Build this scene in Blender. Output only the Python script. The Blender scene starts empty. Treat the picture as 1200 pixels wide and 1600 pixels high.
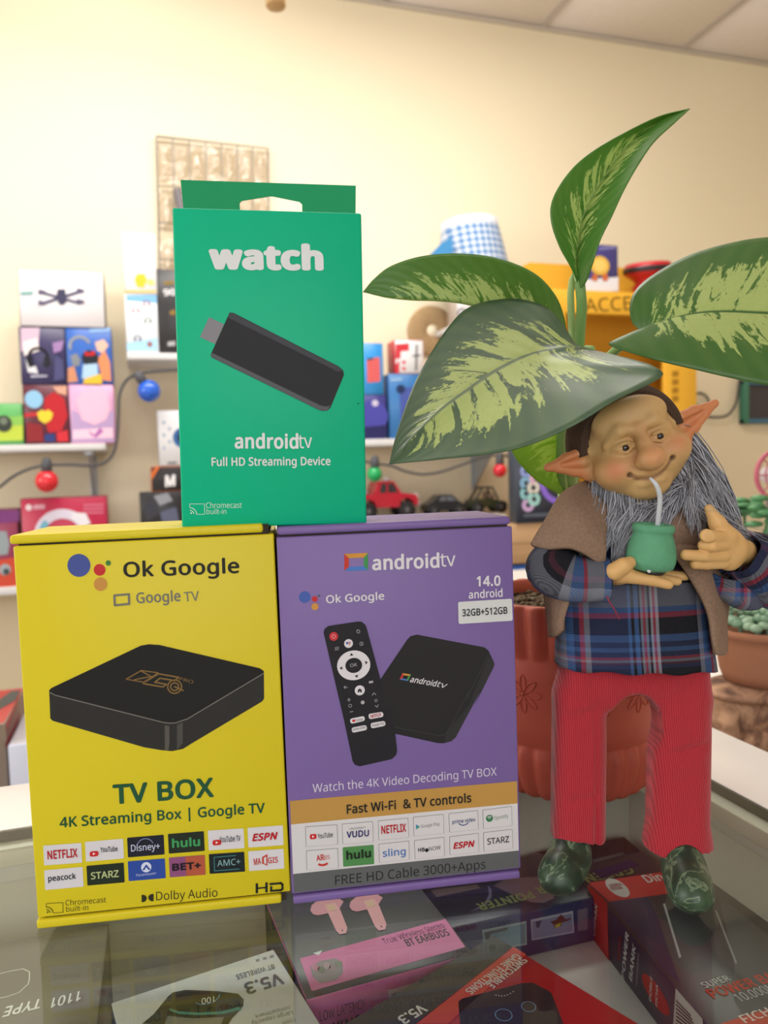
import bpy, bmesh, math, random
import numpy as np
from mathutils import Vector, Matrix, Euler
random.seed(7)
SC = bpy.context.scene
COL = SC.collection
R = math.radians
# ---------------------------------------------------------------- camera
CAMH, FPX = 0.19, 1200.0          # camera height above the counter glass (z = 0), focal length in pixels of a 1200 x 1600 frame
PITCH, ROLL, YAW = R(3.27), R(-1.70), R(17.3)
f_ = Vector((0, math.cos(PITCH), -math.sin(PITCH)))
u_ = Vector((0, math.sin(PITCH), math.cos(PITCH)))
r_ = Vector((1, 0, 0))
r_, u_ = math.cos(ROLL)*r_ + math.sin(ROLL)*u_, -math.sin(ROLL)*r_ + math.cos(ROLL)*u_
RZ = Matrix.Rotation(-YAW, 3, 'Z')
r_, u_, f_ = RZ@r_, RZ@u_, RZ@f_
EYE = Vector((0, 0, CAMH))
cam = bpy.data.cameras.new('camera')
cam.sensor_fit = 'VERTICAL'; cam.sensor_height = 36.0; cam.sensor_width = 27.0
cam.lens = FPX*36.0/1600.0
cam.clip_start = 0.02; cam.clip_end = 60
cam.dof.use_dof = True; cam.dof.focus_distance = 0.345; cam.dof.aperture_fstop = 12.0
camo = bpy.data.objects.new('camera', cam); COL.objects.link(camo)
M4 = Matrix((r_, u_, -f_)).transposed().to_4x4(); M4.translation = EYE
camo.matrix_world = M4
SC.camera = camo
# ---------------------------------------------------------------- world, lights, exposure
w = bpy.data.worlds.new('world'); SC.world = w; w.use_nodes = True
bg = w.node_tree.nodes['Background']; bg.inputs[0].default_value = (0.86, 0.93, 1.0, 1); bg.inputs[1].default_value = 0.9
def area(name, loc, target, sx, sy, watts, colr):
    l = bpy.data.lights.new(name, 'AREA'); l.shape = 'RECTANGLE'; l.size = sx; l.size_y = sy
    l.energy = watts; l.color = colr
    o = bpy.data.objects.new(name, l); COL.objects.link(o); o.location = loc
    o.rotation_euler = (Vector(target)-Vector(loc)).to_track_quat('-Z', 'Y').to_euler()
    return o
area('window_light', (-2.75, 0.75, 0.75), (0.6, 1.75, 0.65), 1.8, 1.3, 36, (1.0, 0.97, 0.93))
area('shopfront_light', (-0.6, -2.7, 0.85), (0.1, 0.6, 0.7), 3.0, 1.5, 41, (1.0, 0.98, 0.97))
area('ceiling_area_light', (0.30, 1.62, 1.62), (0.30, 1.80, 0), 2.2, 0.3, 33, (1.0, 0.97, 0.91))
area('ceiling_area_light', (0.1, 1.30, 1.55), (0.3, 1.35, 3), 1.9, 0.3, 11, (1.0, 0.96, 0.93))  # unseen up-light, added only to brighten the ceiling
SC.view_settings.view_transform = 'Standard'; SC.view_settings.look = 'None'
SC.view_settings.gamma = 1.0; SC.view_settings.use_curve_mapping = False
SC.view_settings.exposure = 0.0
# ---------------------------------------------------------------- helpers: a picture point to a point of the place
def ray(px, py): return f_ + r_*((px-600)/FPX) - u_*((py-800)/FPX)
def at_y(px, py, y): d = ray(px, py); return EYE + d*(y/d.y)
def at_x(px, py, x): d = ray(px, py); return EYE + d*(x/d.x)
def at_z(px, py, z): d = ray(px, py); return EYE + d*((z-CAMH)/d.z)
def at_d(px, py, dist): return EYE + ray(px, py)*dist
# ---------------------------------------------------------------- materials
def lin(c):
    if isinstance(c, str):
        c = c.lstrip('#'); c = [int(c[i:i+2], 16)/255 for i in (0, 2, 4)]
    else: c = [v/255 for v in c[:3]]
    return tuple(v/12.92 if v <= 0.04045 else ((v+0.055)/1.055)**2.4 for v in c)+(1.0,)
MATS = {}
def mat(c, rough=0.5, spec=0.5, metal=0.0, **kw):
    key = (str(c), rough, spec, metal, tuple(sorted(kw.items())))
    if key in MATS: return MATS[key]
    m = bpy.data.materials.new('m_%s' % str(c)); m.use_nodes = True
    b = m.node_tree.nodes['Principled BSDF']
    b.inputs['Base Color'].default_value = lin(c); b.inputs['Roughness'].default_value = rough
    b.inputs['Specular IOR Level'].default_value = spec; b.inputs['Metallic'].default_value = metal
    if 'emit' in kw:
        b.inputs['Emission Color'].default_value = lin(c); b.inputs['Emission Strength'].default_value = kw['emit']
    if 'alpha' in kw: b.inputs['Alpha'].default_value = kw['alpha']
    if 'trans' in kw: b.inputs['Transmission Weight'].default_value = kw['trans']
    if 'sss' in kw:
        b.inputs['Subsurface Weight'].default_value = kw['sss']; b.inputs['Subsurface Scale'].default_value = 0.003
    if 'noise' in kw or 'bump' in kw:
        nt = m.node_tree
        tc = nt.nodes.new('ShaderNodeTexCoord'); nz = nt.nodes.new('ShaderNodeTexNoise')
        nz.inputs['Scale'].default_value = kw.get('scale', 60); nz.inputs['Detail'].default_value = 4
        nt.links.new(tc.outputs['Object'], nz.inputs['Vector'])
        if 'noise' in kw:
            mx = nt.nodes.new('ShaderNodeMix'); mx.data_type = 'RGBA'
            base = lin(c); k = kw['noise']
            mx.inputs['A'].default_value = tuple(max(0, v*(1-k)) for v in base[:3])+(1,)
            mx.inputs['B'].default_value = tuple(min(1, v*(1+k)) for v in base[:3])+(1,)
            nt.links.new(nz.outputs['Fac'], mx.inputs['Factor']); nt.links.new(mx.outputs['Result'], b.inputs['Base Color'])
        if 'bump' in kw:
            bp = nt.nodes.new('ShaderNodeBump'); bp.inputs['Strength'].default_value = kw['bump']; bp.inputs['Distance'].default_value = kw.get('bdist', 0.0006)
            nt.links.new(nz.outputs['Fac'], bp.inputs['Height']); nt.links.new(bp.outputs['Normal'], b.inputs['Normal'])
    MATS[key] = m
    return m
class NT:
    """small wrapper for building node trees"""
    def __init__(s, name):
        s.m = bpy.data.materials.new(name); s.m.use_nodes = True; s.t = s.m.node_tree
        s.b = s.t.nodes['Principled BSDF']; s.out = s.t.nodes['Material Output']
    def n(s, typ, **kw):
        nd = s.t.nodes.new('ShaderNode'+typ)
        for k, v in kw.items():
            if hasattr(nd, k): setattr(nd, k, v)
        return nd
    def l(s, a, b): s.t.links.new(a, b)
    def math(s, op, a, b=None, c=None):
        nd = s.n('Math', operation=op)
        for i, v in enumerate((a, b, c)):
            if v is None: continue
            if isinstance(v, (int, float)): nd.inputs[i].default_value = v
            else: s.l(v, nd.inputs[i])
        return nd.outputs[0]
    def mix(s, fac, a, b):
        nd = s.n('Mix', data_type='RGBA')
        for k, v in (('Factor', fac), ('A', a), ('B', b)):
            if isinstance(v, (int, float, tuple)): nd.inputs[k].default_value = v
            else: s.l(v, nd.inputs[k])
        return nd.outputs['Result']
    def ramp(s, fac, stops, interp='LINEAR'):
        nd = s.n('ValToRGB'); cr = nd.color_ramp; cr.interpolation = interp
        while len(cr.elements) < len(stops): cr.elements.new(0.5)
        for e, (p, c) in zip(cr.elements, stops): e.position = p; e.color = c
        s.l(fac, nd.inputs['Fac']); return nd.outputs['Color']
# ---------------------------------------------------------------- mesh building
class MB:
    def __init__(s): s.v = []; s.f = []; s.mi = []; s.sm = []
    def add(s, vs, fs, mi=0, smooth=False):
        o = len(s.v); s.v += [tuple(v) for v in vs]
        for f in fs: s.f.append(tuple(i+o for i in f)); s.mi.append(mi); s.sm.append(smooth)
        return s
    def box(s, lo, hi, mi=0, M=None):
        x0, y0, z0 = lo; x1, y1, z1 = hi
        vs = [Vector(p) for p in ((x0,y0,z0),(x1,y0,z0),(x1,y1,z0),(x0,y1,z0),(x0,y0,z1),(x1,y0,z1),(x1,y1,z1),(x0,y1,z1))]
        if M: vs = [M@v for v in vs]
        return s.add(vs, [(0,3,2,1),(4,5,6,7),(0,1,5,4),(1,2,6,5),(2,3,7,6),(3,0,4,7)], mi)
    def bbox(s, lo, hi, b, seg=2, mi=0, M=None):
        bm = bmesh.new(); bmesh.ops.create_cube(bm, size=1)
        for v in bm.verts: v.co = Vector([lo[i]+(v.co[i]+.5)*(hi[i]-lo[i]) for i in range(3)])
        bmesh.ops.bevel(bm, geom=bm.edges[:], offset=b, segments=seg, profile=0.5, affect='EDGES')
        bm.verts.index_update()
        vs = [v.co.copy() for v in bm.verts]
        if M: vs = [M@v for v in vs]
        fs = [tuple(v.index for v in f.verts) for f in bm.faces]; bm.free()
        return s.add(vs, fs, mi, True)
    def prism(s, poly, z0, z1, mi=0, M=None, smooth=False):
        n = len(poly); vs = [Vector((x, y, z0)) for x, y in poly]+[Vector((x, y, z1)) for x, y in poly]
        if M: vs = [M@v for v in vs]
        s.add(vs, [tuple(range(n-1, -1, -1)), tuple(range(n, 2*n))], mi)
        return s.add(vs, [(i, (i+1) % n, n+(i+1) % n, n+i) for i in range(n)], mi, smooth)
    def tube(s, pts, rad, n=8, mi=0, caps=True, flat=None):
        pts = [Vector(p) for p in pts]; m = len(pts)
        rad = [rad]*m if isinstance(rad, (int, float)) else list(rad)
        t0 = (pts[1]-pts[0]).normalized()
        nn = t0.orthogonal().normalized(); vs = []
        for i, p in enumerate(pts):
            t = (pts[min(i+1, m-1)]-pts[max(i-1, 0)]).normalized()
            nn = (nn - t*nn.dot(t)).normalized(); bb = t.cross(nn)
            for k in range(n):
                a = 2*math.pi*k/n; vs.append(p+(nn*math.cos(a)+bb*math.sin(a))*rad[i])
        fs = [(i*n+k, i*n+(k+1) % n, (i+1)*n+(k+1) % n, (i+1)*n+k) for i in range(m-1) for k in range(n)]
        s.add(vs, fs, mi, True)
        if caps: s.add(vs[:n], [tuple(range(n-1, -1, -1))], mi); s.add(vs[-n:], [tuple(range(n))], mi)
        return s
    def lathe(s, prof, n=32, mi=0, M=None, rfun=None, smooth=True):
        """prof: (radius, z) from bottom to top"""
        vs = []
        for j, (rr, z) in enumerate(prof):
            for k in range(n):
                a = 2*math.pi*k/n; q = rr*(rfun(a, j, z) if rfun else 1)
                vs.append(Vector((q*math.cos(a), q*math.sin(a), z)))
        if M: vs = [M@v for v in vs]
        m = len(prof)
        return s.add(vs, [(j*n+k, j*n+(k+1) % n, (j+1)*n+(k+1) % n, (j+1)*n+k) for j in range(m-1) for k in range(n)], mi, smooth)
    def ball(s, c, r, n=14, mi=0, M=None):
        r = (r, r, r) if isinstance(r, (int, float)) else r
        h = n//2; vs = []
        for j in range(h+1):
            t = math.pi*j/h
            for k in range(n):
                a = 2*math.pi*k/n; vs.append(Vector((c[0]+r[0]*math.sin(t)*math.cos(a), c[1]+r[1]*math.sin(t)*math.sin(a), c[2]-r[2]*math.cos(t))))
        if M: vs = [M@v for v in vs]
        return s.add(vs, [(j*n+k, j*n+(k+1) % n, (j+1)*n+(k+1) % n, (j+1)*n+k) for j in range(h) for k in range(n)], mi, True)
    def mesh(s, name, mats):
        me = bpy.data.meshes.new(name); me.from_pydata(s.v, [], s.f)
        for m in (mats if isinstance(mats, (list, tuple)) else [mats]): me.materials.append(m)
        me.polygons.foreach_set('material_index', s.mi); me.polygons.foreach_set('use_smooth', s.sm)
        me.update(); return me
def place(name, me, parent=None):
    o = bpy.data.objects.new(name, me); COL.objects.link(o)
    if parent: o.parent = parent
    return o
def obj(name, mb, mats, parent=None, label=None):
    o = place(name, mb.mesh(name, mats), parent)
    if label: o['label'] = label
    return o
def tag(o, label, cat, group=None):
    o['label'] = label; o['category'] = cat
    if group: o['group'] = group
    return o
def thing(name, label, cat, loc=(0, 0, 0), rot=None, group=None):
    o = bpy.data.objects.new(name, None); COL.objects.link(o); o.empty_display_size = 0.02
    o.location = loc
    if rot: o.rotation_euler = rot
    return tag(o, label, cat, group)
def struct(name, mb, mats):
    o = obj(name, mb, mats); o['kind'] = 'structure'; return o
def mw(o):
    """world matrix of an object whose parents are plain Empties"""
    m = Matrix.LocRotScale(o.location, o.rotation_euler, o.scale)
    return mw(o.parent) @ m if o.parent else m
# ---------------------------------------------------------------- printing on a flat face
class Face:
    """a flat face of a thing in the thing's own space: origin, right and up vectors; picture points are cast on it"""
    def __init__(s, parent, o, ex, ey):
        s.p = parent; s.o = Vector(o); s.ex = Vector(ex).normalized(); s.ey = Vector(ey).normalized(); s.n = s.ex.cross(s.ey)
        s.M = mw(parent); s.Mi = s.M.inverted(); s.k = 0
        e = s.Mi@EYE; s.eye = e
    def uv(s, px, py):
        d = (s.Mi.to_3x3()@ray(px, py)); t = (s.o-s.eye).dot(s.n)/d.dot(s.n); p = s.eye+d*t-s.o
        return Vector((p.dot(s.ex), p.dot(s.ey)))
    def P(s, uv, lift): return s.o+s.ex*uv[0]+s.ey*uv[1]+s.n*lift
class Print:
    def __init__(s, face, lift=0.00012): s.F = face; s.mb = MB(); s.mats = []; s.lift = lift
    def mi(s, m):
        if not hasattr(m, 'node_tree'): m = mat(m, 0.5, 0.22)
        if m not in s.mats: s.mats.append(m)
        return s.mats.index(m)
    def poly(s, uvs, m, k=0):
        uvs = [Vector(q) for q in uvs]
        a = sum(uvs[i].x*uvs[(i+1) % len(uvs)].y-uvs[(i+1) % len(uvs)].x*uvs[i].y for i in range(len(uvs)))
        if a < 0: uvs.reverse()
        s.mb.add([s.F.P(q, s.lift*(1+k)) for q in uvs], [tuple(range(len(uvs)))], s.mi(m)); return s
    def pxpoly(s, pts, m, k=0): return s.poly([s.F.uv(*p) for p in pts], m, k)
    def ell(s, c, rx, ry, m, k=0, n=28, a0=0, a1=360, ang=0):
        """ellipse about a face point"""
        pts = []
        for i in range(n if a1-a0 == 360 else n+1):
            a = R(a0+(a1-a0)*i/n); x, y = rx*math.cos(a), ry*math.sin(a); ca, sa = math.cos(ang), math.sin(ang)
            pts.append((c[0]+x*ca-y*sa, c[1]+x*sa+y*ca))
        return s.poly(pts, m, k)
    def pxcirc(s, px, py, rpx, m, k=0, n=28):
        c = s.F.uv(px, py); rr = (s.F.uv(px+rpx, py)-c).length; r2 = (s.F.uv(px, py+rpx)-c).length
        return s.ell(c, rr, r2, m, k, n)
    def ring(s, c, r0, r1, m, k=0, n=28, a0=0, a1=360):
        for i in range(n):
            a, b = R(a0+(a1-a0)*i/n), R(a0+(a1-a0)*(i+1)/n)
            s.poly([(c[0]+r0*math.cos(a), c[1]+r0*math.sin(a)), (c[0]+r1*math.cos(a), c[1]+r1*math.sin(a)), (c[0]+r1*math.cos(b), c[1]+r1*math.sin(b)), (c[0]+r0*math.cos(b), c[1]+r0*math.sin(b))], m, k)
        return s
    def pxring(s, px, py, r0, r1, m, k=0, n=28, a0=0, a1=360):
        c = s.F.uv(px, py); q = (s.F.uv(px+1, py)-c).length
        return s.ring(c, r0*q, r1*q, m, k, n, a0, a1)
    def line(s, uvs, wd, m, k=0, closed=False):
        uvs = [Vector(q) for q in uvs]; n = len(uvs)
        for i in range(n if closed else n-1):
            a, b = uvs[i], uvs[(i+1) % n]; d = (b-a).normalized(); q = Vector((-d.y, d.x))*wd*.5; e = d*wd*.5
            s.poly([a-q-e*.9, b-q+e*.9, b+q+e*.9, a+q-e*.9], m, k)
        return s
    def pxline(s, pts, wpx, m, k=0, closed=False):
        c = s.F.uv(*pts[0]); q = (s.F.uv(pts[0][0]+1, pts[0][1])-c).length
        return s.line([s.F.uv(*p) for p in pts], wpx*q, m, k, closed)
    def rrect(s, quad, r, m, k=0):
        """rounded quad, corners as face points in order, r = corner share"""
        q = [Vector(p) for p in quad]; pts = []
        for i in range(4):
            a, b, c = q[i-1], q[i], q[(i+1) % 4]
            p0 = b+(a-b).normalized()*r; p2 = b+(c-b).normalized()*r
            for t in (0, .25, .5, .75, 1): pts.append(p0*(1-t)**2+b*2*t*(1-t)+p2*t*t)
        return s.poly(pts, m, k)
    def pxrrect(s, quad, r, m, k=0): return s.rrect([s.F.uv(*p) for p in quad], r, m, k)
    def done(s, name, label=None):
        o = obj(name, s.mb, s.mats, s.F.p)
        if label: o['label'] = label
        return o
try:                                            # the sans serif face that comes with Blender itself; else the built-in one
    import os
    FONT = bpy.data.fonts.load(os.path.join(bpy.utils.system_resource('DATAFILES'), 'fonts', 'NotoSansHebrew-Regular.woff2'))
except Exception: FONT = None
def text_mesh(body, bold=0.0, shear=0.0, res=3, spacing=1.0):
    cu = bpy.data.curves.new('t', 'FONT'); cu.body = body; cu.size = 1; cu.resolution_u = res; cu.fill_mode = 'FRONT'
    cu.shear = shear; cu.space_character = spacing+bold*1.6
    if FONT: cu.font = FONT
    o = bpy.data.objects.new('t', cu); me = bpy.data.meshes.new_from_object(o)
    n = len(me.vertices); co = np.zeros(n*3); me.vertices.foreach_get('co', co); co = co.reshape(-1, 3)
    fs = [tuple(p.vertices) for p in me.polygons]
    bpy.data.objects.remove(o); bpy.data.curves.remove(cu); bpy.data.meshes.remove(me)
    if bold and len(co):                          # heavier weight: the same outlines laid again a little to each side
        n = len(co); c2 = [co]; f2 = list(fs)
        offs = [(math.cos(q*math.pi/4)*bold, math.sin(q*math.pi/4)*bold*.8) for q in range(8)]
        if bold > .045: offs = [(math.cos(q*math.pi/10)*bold, math.sin(q*math.pi/10)*bold*.8) for q in range(20)]
        if bold < .025: offs = offs[::2]
        for i, (dx, dy) in enumerate(offs):
            c2.append(co+np.array([dx, dy, (i+1)*.8/len(offs)])); f2 += [tuple(v+n*(i+1) for v in f) for f in fs]
        co, fs = np.vstack(c2), f2
    return co, fs
_ch = {}
def cap_height():
    if 'H' not in _ch: _ch['H'] = float(text_mesh('H')[0][:, 1].max())
    return _ch['H']
def put_text(pr, body, a, b, m, bold=0.0, h=None, k=0, shear=0.0, px=True, spacing=1.0, keep=False):
    """text on a print: its left baseline end at a, its right end at b; h = height of a capital (in px), else natural"""
    F = pr.F
    A, B = (F.uv(*a), F.uv(*b)) if px else (Vector(a), Vector(b))
    co, fs = text_mesh(body, bold, shear, spacing=spacing)
    if len(co) == 0: return
    x0, x1 = co[:, 0].min(), co[:, 0].max()
    L = (B-A).length; sx = L/(x1-x0); sy = sx
    if h:
        hh = h*(F.uv(a[0], a[1]-10)-F.uv(*a)).length/10 if px else h
        sy = hh/(cap_height()+bold*.8)
    d = (B-A)/L; q = Vector((-d.y, d.x))
    vs = [F.P(A+d*((c[0]-x0)*sx)+q*(c[1]*sy), pr.lift*(1+k+c[2])) for c in co]
    nv = len(vs)
    # keep faces pointing outwards
    fs2 = []
    for f in fs:
        p0, p1, p2 = co[f[0]], co[f[1]], co[f[2]]
        ar = (p1[0]-p0[0])*(p2[1]-p0[1])-(p2[0]-p0[0])*(p1[1]-p0[1])
        fs2.append(f if ar >= 0 else tuple(reversed(f)))
    pr.mb.add(vs, fs2, pr.mi(m))
def lettering(F, body, a, b, m, bold=0.0, h=None, k=0, shear=0.0, px=True, name='lettering', label=None, spacing=1.0):
    pr = Print(F); put_text(pr, body, a, b, m, bold, h, k, shear, px, spacing); return pr.done(name, label)
# ================================================================ the room
WY, CEIL, FLOOR = 2.59, 1.778, -0.95          # back wall, ceiling and floor seen from the counter top
XL, XR, YF = -3.1, 2.95, -3.2
def wall_mat():
    t = NT('painted_plaster'); tc = t.n('TexCoord'); nz = t.n('TexNoise'); nz.inputs['Scale'].default_value = 1.6; nz.inputs['Detail'].default_value = 3
    t.l(tc.outputs['Object'], nz.inputs['Vector'])
    t.l(t.mix(nz.outputs['Fac'], lin('#ebdec0'), lin('#f0e4c8')), t.b.inputs['Base Color']); t.b.inputs['Roughness'].default_value = 0.75
    n2 = t.n('TexNoise'); n2.inputs['Scale'].default_value = 90; t.l(tc.outputs['Object'], n2.inputs['Vector'])
    bp = t.n('Bump'); bp.inputs['Strength'].default_value = 0.12; bp.inputs['Distance'].default_value = 0.002
    t.l(n2.outputs['Fac'], bp.inputs['Height']); t.l(bp.outputs['Normal'], t.b.inputs['Normal']); return t.m
WALL = wall_mat()
struct('wall_back', MB().box((XL-.1, WY, FLOOR), (XR+.1, WY+.1, CEIL+.12)), WALL)
struct('wall_right', MB().box((XR, YF, FLOOR), (XR+.1, WY, CEIL+.12)), WALL)
mb = MB(); x0, x1 = XL-.1, XL                 # left wall with its window opening
mb.box((x0, YF, FLOOR), (x1, -.15, CEIL+.12)); mb.box((x0, 1.65, FLOOR), (x1, WY, CEIL+.12))
mb.box((x0, -.15, FLOOR), (x1, 1.65, 0.05)); mb.box((x0, -.15, 1.5), (x1, 1.65, CEIL+.12))
struct('wall_left', mb, WALL)
mb = MB(); y0, y1 = YF-.1, YF                 # shop front behind the camera, open glass front
mb.box((XL-.1, y0, FLOOR), (-2.3, y1, CEIL+.12)); mb.box((1.2, y0, FLOOR), (XR+.1, y1, CEIL+.12)); mb.box((-2.3, y0, 1.65), (1.2, y1, CEIL+.12)); mb.box((-2.3, y0, FLOOR), (1.2, y1, .1))
struct('wall_front', mb, WALL)
fl = NT('floor_tile'); br = fl.n('TexBrick'); br.offset = 0; br.inputs['Scale'].default_value = 1; br.inputs['Brick Width'].default_value = .4; br.inputs['Row Height'].default_value = .4
br.inputs['Mortar Size'].default_value = .003; br.inputs['Color1'].default_value = lin('#b9a58c'); br.inputs['Color2'].default_value = lin('#b09b82'); br.inputs['Mortar'].default_value = lin('#7d705f')
tc = fl.n('TexCoord'); fl.l(tc.outputs['Object'], br.inputs['Vector']); fl.l(br.outputs['Color'], fl.b.inputs['Base Color']); fl.b.inputs['Roughness'].default_value = .35
struct('floor', MB().box((XL-.1, YF-.1, FLOOR-.1), (XR+.1, WY+.1, FLOOR)), fl.m)
# suspended ceiling: slab, T bars, one tile object per field
ceil_o = struct('ceiling', MB().box((XL-.1, YF-.1, CEIL+.06), (XR+.1, WY+.1, CEIL+.12)), mat('#d8d2cb', .9))
TILE = mat('#efe8e6', .95, .2, noise=.05, scale=40, bump=.35, bdist=.004)
tm = MB().bbox((-.2985, -.2985, 0), (.2985, .2985, .015), .004, 1).mesh('ceiling_tile', [TILE])
gx = [0.858+.61*i for i in range(-7, 4)]; gy = [WY-.61*j for j in range(0, 10)]
mbt = MB()
for i, x in enumerate(gx): mbt.box((x-.009, YF, CEIL+.001), (x+.009, WY, CEIL+.006))
for y in gy: mbt.box((XL, y-.009, CEIL+.001), (XR, y+.009, CEIL+.006))
obj('ceiling_grid', mbt, mat('#c2b8b0', .6), ceil_o)
for i in range(-7, 3):
    for j in range(0, 9):
        o = place('ceiling_tile', tm, ceil_o); o.location = (0.858+.61*(i+.5), WY-.61*(j+.5), CEIL+.006)
# trim strip where wall and ceiling meet
struct('trim_1', MB().box((XL, WY-.012, CEIL-.008), (XR, WY, CEIL+.004)), mat('#c9bfb2', .6))
# ================================================================ the glass display counter
SH = -0.097                                    # shelf inside the counter
counter = thing('display_counter', 'white framed display counter with a clear glass top over its shelf', 'counter', (-.3, .1, FLOOR))
def cpart(name, mb, m, label=None):
    o = obj(name, mb, m, counter, label); o.matrix_parent_inverse = Matrix.Translation((.3, -.1, -FLOOR)); return o
WHITE = mat('#e6e4e1', .35, .5, noise=.015, scale=12)
CREAM = mat('#dcd7ca', .4, .5)
GX0, GX1, GY0, GY1 = -1.1, 0.314, -0.32, 0.4515
t = NT('counter_glass')
t.t.nodes.remove(t.b)
lw = t.n('LayerWeight'); lw.inputs['Blend'].default_value = .5
sch = t.math('ADD', t.math('MULTIPLY', t.math('POWER', lw.outputs['Facing'], 5.0), .96), .04)
tr = t.n('BsdfTransparent'); tr.inputs[0].default_value = (.93, .965, .95, 1)
gl = t.n('BsdfGlossy'); gl.inputs['Roughness'].default_value = .02
ms = t.n('MixShader'); t.l(sch, ms.inputs[0]); t.l(tr.outputs[0], ms.inputs[1]); t.l(gl.outputs[0], ms.inputs[2]); t.l(ms.outputs[0], t.out.inputs[0])
cpart('glass_top', MB().box((GX0, GY0, -.006), (GX1-.0018, GY1-.0018, 0)), t.m)
RAIL = MB().bbox((GX0-.06, GY1, -.03), (.377, .518, 0), .0015)
cpart('back_rail', RAIL, WHITE)
cpart('side_rail', MB().bbox((GX1, GY0-.06, -.03), (.377, GY1-.0003, 0), .0015), WHITE)
cpart('front_rail', MB().bbox((GX0-.06, GY0-.06, -.03), (GX1-.0003, GY0, 0), .0015), WHITE)
cpart('side_rail', MB().bbox((GX0-.06, GY0+.0003, -.03), (GX0, GY1-.0003, 0), .0015), WHITE)
SEAL = mat('#3c3a33', .6)
cpart('glass_seal', MB().box((GX0, GY1-.0018, -.006), (GX1, GY1, -.0004)).box((GX1-.0018, GY0, -.006), (GX1, GY1-.0018, -.0004)), SEAL, 'dark rubber seal along the glass edge')
cpart('glass_ledge', MB().bbox((GX0, .441, -.0165), (GX1, GY1+.002, -.0063), .001).bbox((.303, GY0, -.0165), (GX1+.002, .441, -.0063), .001), CREAM)
cpart('back_panel', MB().box((GX0, .455, SH-.01), (.316, .465, -.0303)), CREAM)
cpart('side_panel', MB().box((.316, GY0, SH-.01), (.326, .465, -.0303)), CREAM)
cpart('side_panel', MB().box((GX0-.01, GY0, FLOOR), (GX0, .465, -.0303)), CREAM)
cpart('shelf_board', MB().box((GX0+.001, GY0+.001, SH-.012), (.316, .455, SH)), mat('#d8d6d4', .4))
cpart('cabinet_body', MB().box((GX0-.0, GY0, FLOOR), (.366, .505, SH-.0125)), WHITE)
# ================================================================ cartons inside the counter
def carton(name, label, x, y, yaw, wd, dp, hh, top, side, z=SH, bev=.0008, cat='box', tilt=(0, 0)):
    """a closed carton lying on z; its own x,y axes along its edges, origin at the centre of its base"""
    o = thing(name, label, cat, (x, y, z), (tilt[0], tilt[1], yaw), 'cartons lying inside the glass counter')
    body = MB().bbox((-wd/2, -dp/2, 0), (wd/2, dp/2, hh), bev)
    ms = [mat(side, .35, .5), mat(top, .35, .5)]
    for i, f in enumerate(body.f):
        n = (Vector(body.v[f[1]])-Vector(body.v[f[0]])).cross(Vector(body.v[f[2]])-Vector(body.v[f[0]])).normalized()
        body.mi[i] = 1 if n.z > .8 else 0
    obj('carton_body', body, ms, o)
    top_f = Face(o, (-wd/2, -dp/2, hh), (1, 0, 0), (0, 1, 0))
    front = Face(o, (-wd/2, -dp/2, 0), (1, 0, 0), (0, 0, 1))
    left = Face(o, (-wd/2, dp/2, 0), (0, -1, 0), (0, 0, 1))
    right = Face(o, (wd/2, -dp/2, 0), (0, 1, 0), (0, 0, 1))
    return o, top_f, front, left, right
# grey brown carton at the left
o, T, Fr, L, Rt = carton('cable_box', 'grey brown carton marked 1101 TYPE at left inside the counter', -.100, .362, R(-1), .142, .118, .052, '#6f675f', '#665e57')
p = Print(T)
out = [(-18, 1527), (10, 1519), (36, 1514), (46, 1519), (46, 1530), (44, 1538), (36, 1545), (30, 1551), (10, 1558), (-18, 1563)]
p.pxline(out, 1.6, '#d9d6d0'); p.done('printed_outline')
lettering(T, 'TYPE', (64, 1561), (6, 1575), '#e9e7e3', .02, h=14, shear=.2)
lettering(T, '1101', (126, 1549), (80, 1561), '#e9e7e3', .02, h=14, shear=.2)
# white carton of earphones
A = at_z(172.7, 1567, -.045); B = at_z(427.7, 1482.4, -.045); dxy = (B-A).to_2d(); yw = math.atan2(dxy.y, dxy.x); wd = dxy.length; dp = .082
ctr = (A+B)/2 + Vector((math.sin(yw), -math.cos(yw), 0))*dp/2
o, T, Fr, L, Rt = carton('earphone_box', 'white earphone carton marked V5.3 lying askew inside the counter below the yellow box', ctr.x, ctr.y, yw, wd, dp, .052, '#d7d6d6', '#2c3a66')
p = Print(T)
p.pxpoly([(222, 1600), (240, 1585), (262, 1558), (270, 1551), (290, 1547), (340, 1549), (372, 1553), (381, 1562), (380, 1572), (370, 1584), (362, 1592), (354, 1606)], '#3e3b33')
p.pxpoly([(264, 1576), (280, 1581), (310, 1583), (345, 1581), (374, 1574), (378, 1578), (350, 1585), (310, 1587), (280, 1585), (266, 1580)], '#5f9c8c', 1)
p.pxpoly([(268, 1573), (274, 1556), (290, 1550), (340, 1552), (372, 1557), (377, 1565), (372, 1573), (345, 1580), (310, 1582), (280, 1580)], '#2e2c28', 1)
p.pxpoly([(262, 1588), (300, 1592), (350, 1590), (345, 1604), (256, 1604)], '#8d8a80', 1)
p.pxring(323, 1557, 19, 20.5, '#6fa6c8', 2, 18, 200, 340)
p.done('printed_earphones')
lettering(T, '100', (337, 1558), (315, 1562), '#f0f0ee', .01, h=9, k=3)
lettering(T, 'V5.3', (438, 1521), (380, 1538), '#55555a', .03, h=17)
lettering(T, 'BT WIRELESS', (427, 1507), (368, 1524), '#6a6a6e', .012, h=7)
lettering(T, 'compartment', (452, 1572), (398, 1586), '#77777a', .0, h=6)
lettering(T, 'Large capacity', (457, 1580), (392, 1597), '#77777a', .0, h=6)
lettering(T, '11mm', (460, 1590), (440, 1597), '#77777a', .0, h=6)
p = Print(T)
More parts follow.
